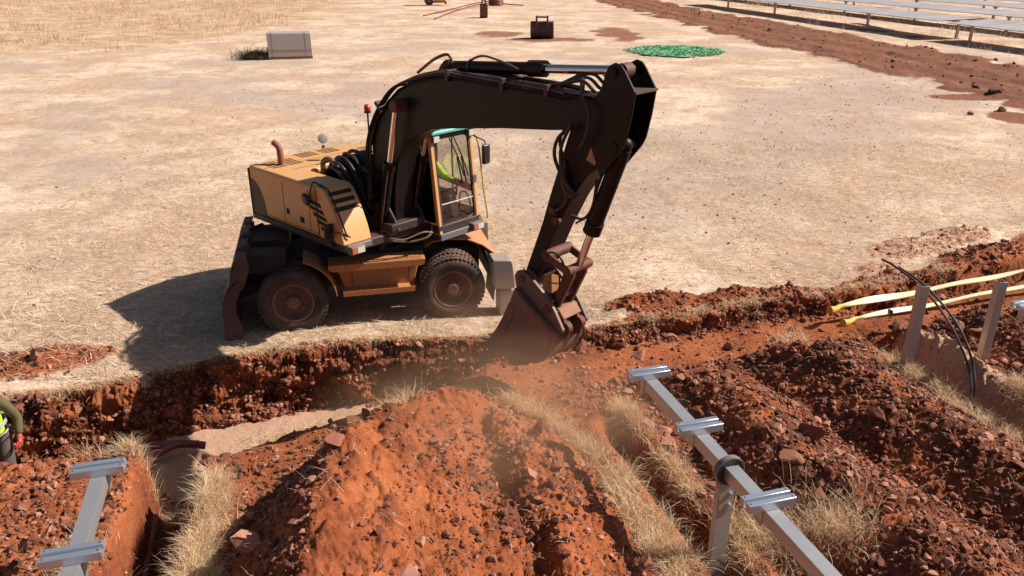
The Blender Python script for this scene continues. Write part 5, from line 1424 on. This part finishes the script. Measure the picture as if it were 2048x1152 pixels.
# stones of the far track and lone stones in the field
tx = rng.uniform(9, 34, 9000); ty = rng.uniform(20, 100, 9000)
h, s_, _, dk_ = field(tx, ty); k = rng.random(9000) < sst(.55, .95, s_) * (.22 + .5 * dk_ * sst(0, .4, fbm(tx * .4, ty * .2, 78, 3)))
tr = scatter_mesh('track_clods', np.stack([tx, ty, h], 1)[k], np.exp(rng.normal(math.log(.06), .5, k.sum())).clip(.02, .24), P1, M['darkrock'])
prop(tr, 'dark clods strewn along the churned dirt track', 'soil', kind='stuff')
for x, y, s, lab in ((20.55, 36.2, .26, 'dark stone beside the track, left of the larger one'), (20.75, 35.0, .36, 'large dark stone on the field beside the dirt track'), (17.45, 30.6, .16, 'small lone dark stone on the field near the track'),
                     (18.95, 31.2, .24, 'dark stone at the right edge by the track heap'), (-7.15, 10.75, .14, 'pale grey lilac stone on the red patch above the left trench'),
                     (-6.45, 10.25, .08, 'small red stone above the left trench edge, right of another'), (2.05, 11.35, .15, 'pale block of stone on the trench floor right of the bucket')):
    me = protos_me[int(rng.integers(0, len(protos_me)))]
    if x > 15 or 'lilac' in lab:
        me = me.copy(); me.materials.clear(); me.materials.append(M['darkrock'])
    put_stone((x, y, gz(x, y)), s, lab, 'lone stones')
    bpy.context.scene.collection.objects[-1].data = me
# specks on the dry field
tx = rng.uniform(-12, 20, 9000); ty = 12 + 30 * rng.random(9000) ** 1.4
h, s_, _, _ = field(tx, ty); k = (rng.random(9000) < FX['smudge'] * .6 + .10) & (s_ < .6) & (ty > np.interp(tx, FAR[:, 0], FAR[:, 1]) + .3)
sp = scatter_mesh('field_pebbles', np.stack([tx, ty, h], 1)[k], np.exp(rng.normal(math.log(.018), .5, k.sum())).clip(.008, .05), P1, M['rock'])
prop(sp, 'scattered pebbles and clods on the dry field', 'pebbles', kind='stuff')

# ------------------------------------------------------------------ dry grass
def blades(name, base, L, W, lean, material, droop=.35, az=None):
    n = len(base); a = rng.uniform(0, 2 * pi, n) if az is None else az
    d = np.stack([np.cos(a), np.sin(a), np.zeros(n)], 1); up = np.array([0, 0, 1.0])
    th = lean; v1 = d * np.sin(th)[:, None] + up * np.cos(th)[:, None]
    th2 = th + droop * rng.uniform(.2, 1.6, n); v2 = d * np.sin(th2)[:, None] + up * np.cos(th2)[:, None]
    th3 = th2 + droop * rng.uniform(.2, 1.6, n); v3 = d * np.sin(th3)[:, None] + up * np.cos(th3)[:, None]
    f = rng.uniform(0, 2 * pi, n); s = np.stack([np.cos(f), np.sin(f), np.zeros(n)], 1) * (W / 2)[:, None]
    p1 = base + v1 * (L * .38)[:, None]; p2 = p1 + v2 * (L * .34)[:, None]; p3 = p2 + v3 * (L * .28)[:, None]
    V = np.stack([base - s, base + s, p1 - s * .9, p1 + s * .9, p2 - s * .6, p2 + s * .6, p3], 1).reshape(-1, 3)
    q = np.array([(0, 1, 3), (0, 3, 2), (2, 3, 5), (2, 5, 4), (4, 5, 6)])
    F = (q[None] + (np.arange(n) * 7)[:, None, None]).reshape(-1, 3)
    return np_mesh(name, V, F, material)
def on_ground(x, y): return np.stack([x, y, field(x, y)[0]], 1)
def strip(P, n, w, clump=.06):
    """grass roots along a polyline, gathered in tufts"""
    P = np.array(P, float); seg = np.hypot(*(P[1:, :2] - P[:-1, :2]).T); cs = np.r_[0, np.cumsum(seg)]
    m = max(1, n // 34); M2 = int(m * 1.5); t = rng.random(M2) * cs[-1]; t = t[np.argsort(-fbm(t * 1.7, t * 0 + n, 140, 3) + rng.random(M2) * .6)][:m]; x = np.interp(t, cs, P[:, 0]); y = np.interp(t, cs, P[:, 1]); ww = np.interp(t, cs, P[:, 2]) if P.shape[1] > 2 else w
    x = x + rng.normal(size=m) * ww; y = y + rng.normal(size=m) * ww * .6
    k = rng.integers(0, m, n); x = x[k] + rng.normal(size=n) * clump; y = y[k] + rng.normal(size=n) * clump
    return on_ground(x, y)
def zone(name, lab, parts, lo, hi, wd_, lean0, lean1, droop, m='grass'):
    B = np.concatenate(parts); n = len(B)
    o = blades(name, B, rng.uniform(lo, hi, n) * rng.uniform(.6, 1.15, n), rng.uniform(wd_ * .6, wd_ * 1.4, n), rng.uniform(lean0, lean1, n), M[m], droop)
    return prop(o, lab, 'grass', kind='stuff')
zone('grass_bank', 'dry grass along the bank right of the narrow left side trench',
     [strip([(-3.48, 7.85, .09), (-3.32, 7.3, .08), (-3.12, 6.4, .08), (-2.92, 5.2, .1)], 6000, .08, .05)], .18, .42, .0046, .12, .95, .5)
zone('grass_bank', 'pale dry grass along the right foot of the central spoil mound',
     [strip([(-.35, 9.45, .05), (.4, 8.9, .06), (.92, 8.3, .08), (1.22, 7.5, .10), (1.55, 6.4, .11), (1.85, 5.2, .12)], 8500, .1, .045)], .15, .40, .0046, .12, 1.05, .5)
zone('grass_bank', 'dry grass between the central side trench and the tracker tube',
     [strip([(1.40, 9.55, .08), (1.60, 8.6, .07), (1.92, 7.5, .07), (2.26, 6.4, .08), (2.55, 5.2, .1)], 6000, .08, .045)], .14, .36, .0046, .12, 1.05, .5)
zone('grass_bank', 'dry grass along the trench at the right edge',
     [strip([(5.35, 11.75, .05), (5.62, 10.9, .05), (5.95, 9.9, .06), (6.25, 8.7, .08), (6.7, 7.4, .1)], 3000, .07), strip([(6.9, 9.7, .1), (7.3, 9.2, .16), (7.7, 8.6, .18)], 4500, .16)], .12, .32, .0046, .12, 1.05, .5)
zone('grass_tuft', 'sparse wiry dry weeds on the right spoil mound beside the tracker tube',
     [strip([(2.95, 6.75, .16), (3.15, 6.35, .18)], 900, .16, .1), strip([(2.5, 6.9, .1), (2.75, 6.2, .1)], 500, .1, .08), strip([(-1.6, 9.05, .1), (-1.15, 8.95, .1)], 500, .1), strip([(4.0, 10.9, .12), (4.6, 10.95, .1)], 350, .1)], .25, .55, .0045, .1, .8, .5)
zone('grass_fringe', 'dry grass hanging over the far lip of the trench',
     [strip([(x, y + .09, .07) for x, y in FAR[1:11]], 12000, .06, .04)], .06, .19, .0055, .5, 1.6, .55)
zone('grass_bank', 'dry grass around the left tracker tube',
     [strip([(-4.55, 8.15, .1), (-4.2, 8.25, .1), (-5.2, 8.2, .1)], 1500, .08), strip([(-4.0, 6.9, .06), (-3.85, 6.2, .06), (-3.7, 5.4, .07)], 1500, .06), strip([(-4.45, 6.6, .1), (-4.2, 5.6, .1)], 1200, .1)], .12, .34, .005, .2, 1.0, .4)
zone('grass_bank', 'straw on the sandy ledge by the left trench',
     [strip([(-3.6, 9.7, .12), (-2.9, 10.0, .12), (-2.2, 10.0, .1)], 1800, .1, .05)], .1, .24, .005, .5, 1.4, .4)
# straw lying on the field near the machine
n = 150000
x = rng.uniform(-11, 15, n); y = 10 + 16 * rng.random(n) ** 1.35
h, s_, d_, _ = field(x, y); far = np.interp(x, FAR[:, 0], FAR[:, 1])
k = (y > far + .02) & (rng.random(n) < (1 - s_ * .85) * (.35 + .65 * sst(-.3, .3, fbm(x * .8, y * .8, 91, 3)))) & (np.abs(x) < y * .75 + 1)
B = np.stack([x, y, h + .004], 1)[k]; m_ = len(B)
o = blades('straw_litter', B, rng.uniform(.08, .28, m_), rng.uniform(.005, .014, m_), rng.uniform(1.05, 1.60, m_), M['straw'], .12, az=rng.normal(.15, .9, m_) + pi * rng.integers(0, 2, m_))
prop(o, 'trampled straw lying over the dry field near the trench', 'straw', kind='stuff')
# low stubble tufts over the field
m_ = 9000; x = rng.uniform(-24, 27, m_); y = 11.5 + 38 * rng.random(m_) ** 1.5
k = rng.random(m_) < .15 + .85 * sst(-.15, .4, fbm(x * .33, y * .33, 93, 4)); x, y = x[k], y[k]
q = rng.integers(0, len(x), 90000); x = x[q] + rng.normal(size=len(q)) * .10; y = y[q] + rng.normal(size=len(q)) * .10
h, s_, _, _ = field(x, y); k = (y > np.interp(x, FAR[:, 0], FAR[:, 1]) + .15) & (s_ < .3) & (np.hypot(x + 2.2, y - 13.2) > 2.6)
B = np.stack([x, y, h], 1)[k]; m_ = len(B)
o = blades('stubble', B, rng.uniform(.03, .13, m_), rng.uniform(.004, .012, m_), rng.uniform(.3, 1.4, m_), M['straw'], .5)
prop(o, 'low dry stubble dotted over the field around the excavator', 'grass', kind='stuff')
# loose straw on the diggings
n = 5000; x = rng.uniform(-7, 9, n); y = rng.uniform(5, 12, n)
o = blades('loose_straw', on_ground(x, y) + np.array([0, 0, .02]), rng.uniform(.06, .25, n), rng.uniform(.003, .005, n), rng.uniform(.9, 1.6, n), M['straw'], .3)
prop(o, 'single straws strewn over the spoil', 'straw', kind='stuff')
# tall dry grass far left, and under the solar tables
def far_grass(name, lab, poly, n, lo, hi, wd_, dens=None):
    poly = np.array(poly); x = rng.uniform(poly[:, 0].min(), poly[:, 0].max(), n); y = rng.uniform(poly[:, 1].min(), poly[:, 1].max(), n)
    ins = np.zeros(n, bool); j = len(poly) - 1
    xx = x + fbm(x * .2, y * .2, 95, 3) * 5 + rng.normal(size=n) * .9; yy = y + fbm(x * .2, y * .2, 96, 3) * 6 + rng.normal(size=n) * 1.2
    for i in range(len(poly)):
        xi, yi = poly[i]; xj, yj = poly[j]
        c = ((yi > yy) != (yj > yy)) & (xx < (xj - xi) * (yy - yi) / (yj - yi + 1e-9) + xi); ins ^= c; j = i
    g = fbm(x * .35, y * .35, 97, 3)
    k = ins & (rng.random(n) < .08 + .92 * sst(-.3, .3, g))
    x, y = x[k], y[k]; c = rng.integers(0, len(x), len(x)); x = x[c] + rng.normal(size=len(x)) * .25; y = y[c] + rng.normal(size=len(x)) * .25
    m = len(x); B = on_ground(x, y); sc = .35 + 1.1 * sst(-.3, .5, fbm(x * .35, y * .35, 97, 3))
    o = blades(name, B, rng.uniform(lo, hi, m) * sc, rng.uniform(wd_ * .6, wd_ * 1.4, m), rng.uniform(.05, .75, m), M['fieldgrass'], .4)
    return prop(o, lab, 'grass', kind='stuff')
far_grass('field_grass', 'tall dry grass covering the far left field', [(-90, 46), (-31, 49), (-22, 53.5), (-19, 64), (-19.5, 85), (-21, 120), (-26, 175), (-130, 175)], 170000, .22, .60, .028)
far_grass('table_grass', 'dry grass growing under the solar tables', [(24, 96), (20.5, 112), (34, 150), (110, 140), (80, 40), (30, 36), (28.5, 45), (27, 62)], 70000, .2, .6, .02)
# a dark shrub by the pallet
b = MB(); sh = empty('shrub', (-14.7, 47.6, gz(-14.7, 47.6)), 'low dark shrub in the shade left of the wrapped pallet load', 'shrub')
n = 1500; q = rng.normal(size=(n, 3)) * np.array([.55, .35, .16]); q[:, 2] = np.abs(q[:, 2])
o = blades('foliage', q, rng.uniform(.15, .45, n), rng.uniform(.015, .035, n), rng.uniform(.1, .9, n), M['shrub'], .4); o.parent = sh
for k in range(6): b.tube([(0, 0, -.05), (random.uniform(-.2, .2), random.uniform(-.2, .2), .2), (random.uniform(-.5, .5), random.uniform(-.3, .3), .4)], .015, 5)
b.build('stems', M['shrub'], sh)

# ------------------------------------------------------------------ dust stirred up under the bucket
def dust(name, c, r, dens, lab):
    b = MB(); b.ball((0, 0, 0), 1.0, 10); 
    m = bpy.data.materials.new(name); m.use_nodes = True; n = m.node_tree; n.nodes.remove(n.nodes['Principled BSDF'])
    v = nd(n, 'ShaderNodeVolumePrincipled'); v.inputs['Color'].default_value = (.99, .56, .33, 1); v.inputs['Anisotropy'].default_value = .0
    tc = nd(n, 'ShaderNodeTexCoord'); ln = nd(n, 'ShaderNodeVectorMath', operation='LENGTH'); n.links.new(tc.outputs['Object'], ln.inputs[0])
    fall = math_(n, 'MAXIMUM', math_(n, 'SUBTRACT', 1.0, ln.outputs['Value']), 0.0)
    f = ramp(n, noise(n, 1.7, 4, .6, dist=.8), [(.36, 0.0), (.72, 1.0)])
    d = math_(n, 'MULTIPLY', math_(n, 'MULTIPLY', fall, f), dens)
    n.links.new(d, v.inputs['Density']); n.links.new(v.outputs[0], n.nodes['Material Output'].inputs['Volume'])
    o = b.build(name, m); o.location = c; o.scale = r
    return prop(o, lab, 'dust', kind='stuff')
dust('dust_cloud', (.35, 9.0, .15), (2.1, 1.15, .75), 1.1, 'reddish dust hanging around and below the bucket')
dust('dust_drift', (-.3, 7.9, .75), (2.2, 2.0, .8), .9, 'thin reddish dust drifting over the central spoil mound')
dust('dust_haze', (-.2, 11.7, .35), (1.7, .8, .7), .6, 'thin dust between the bucket and the front wheel')
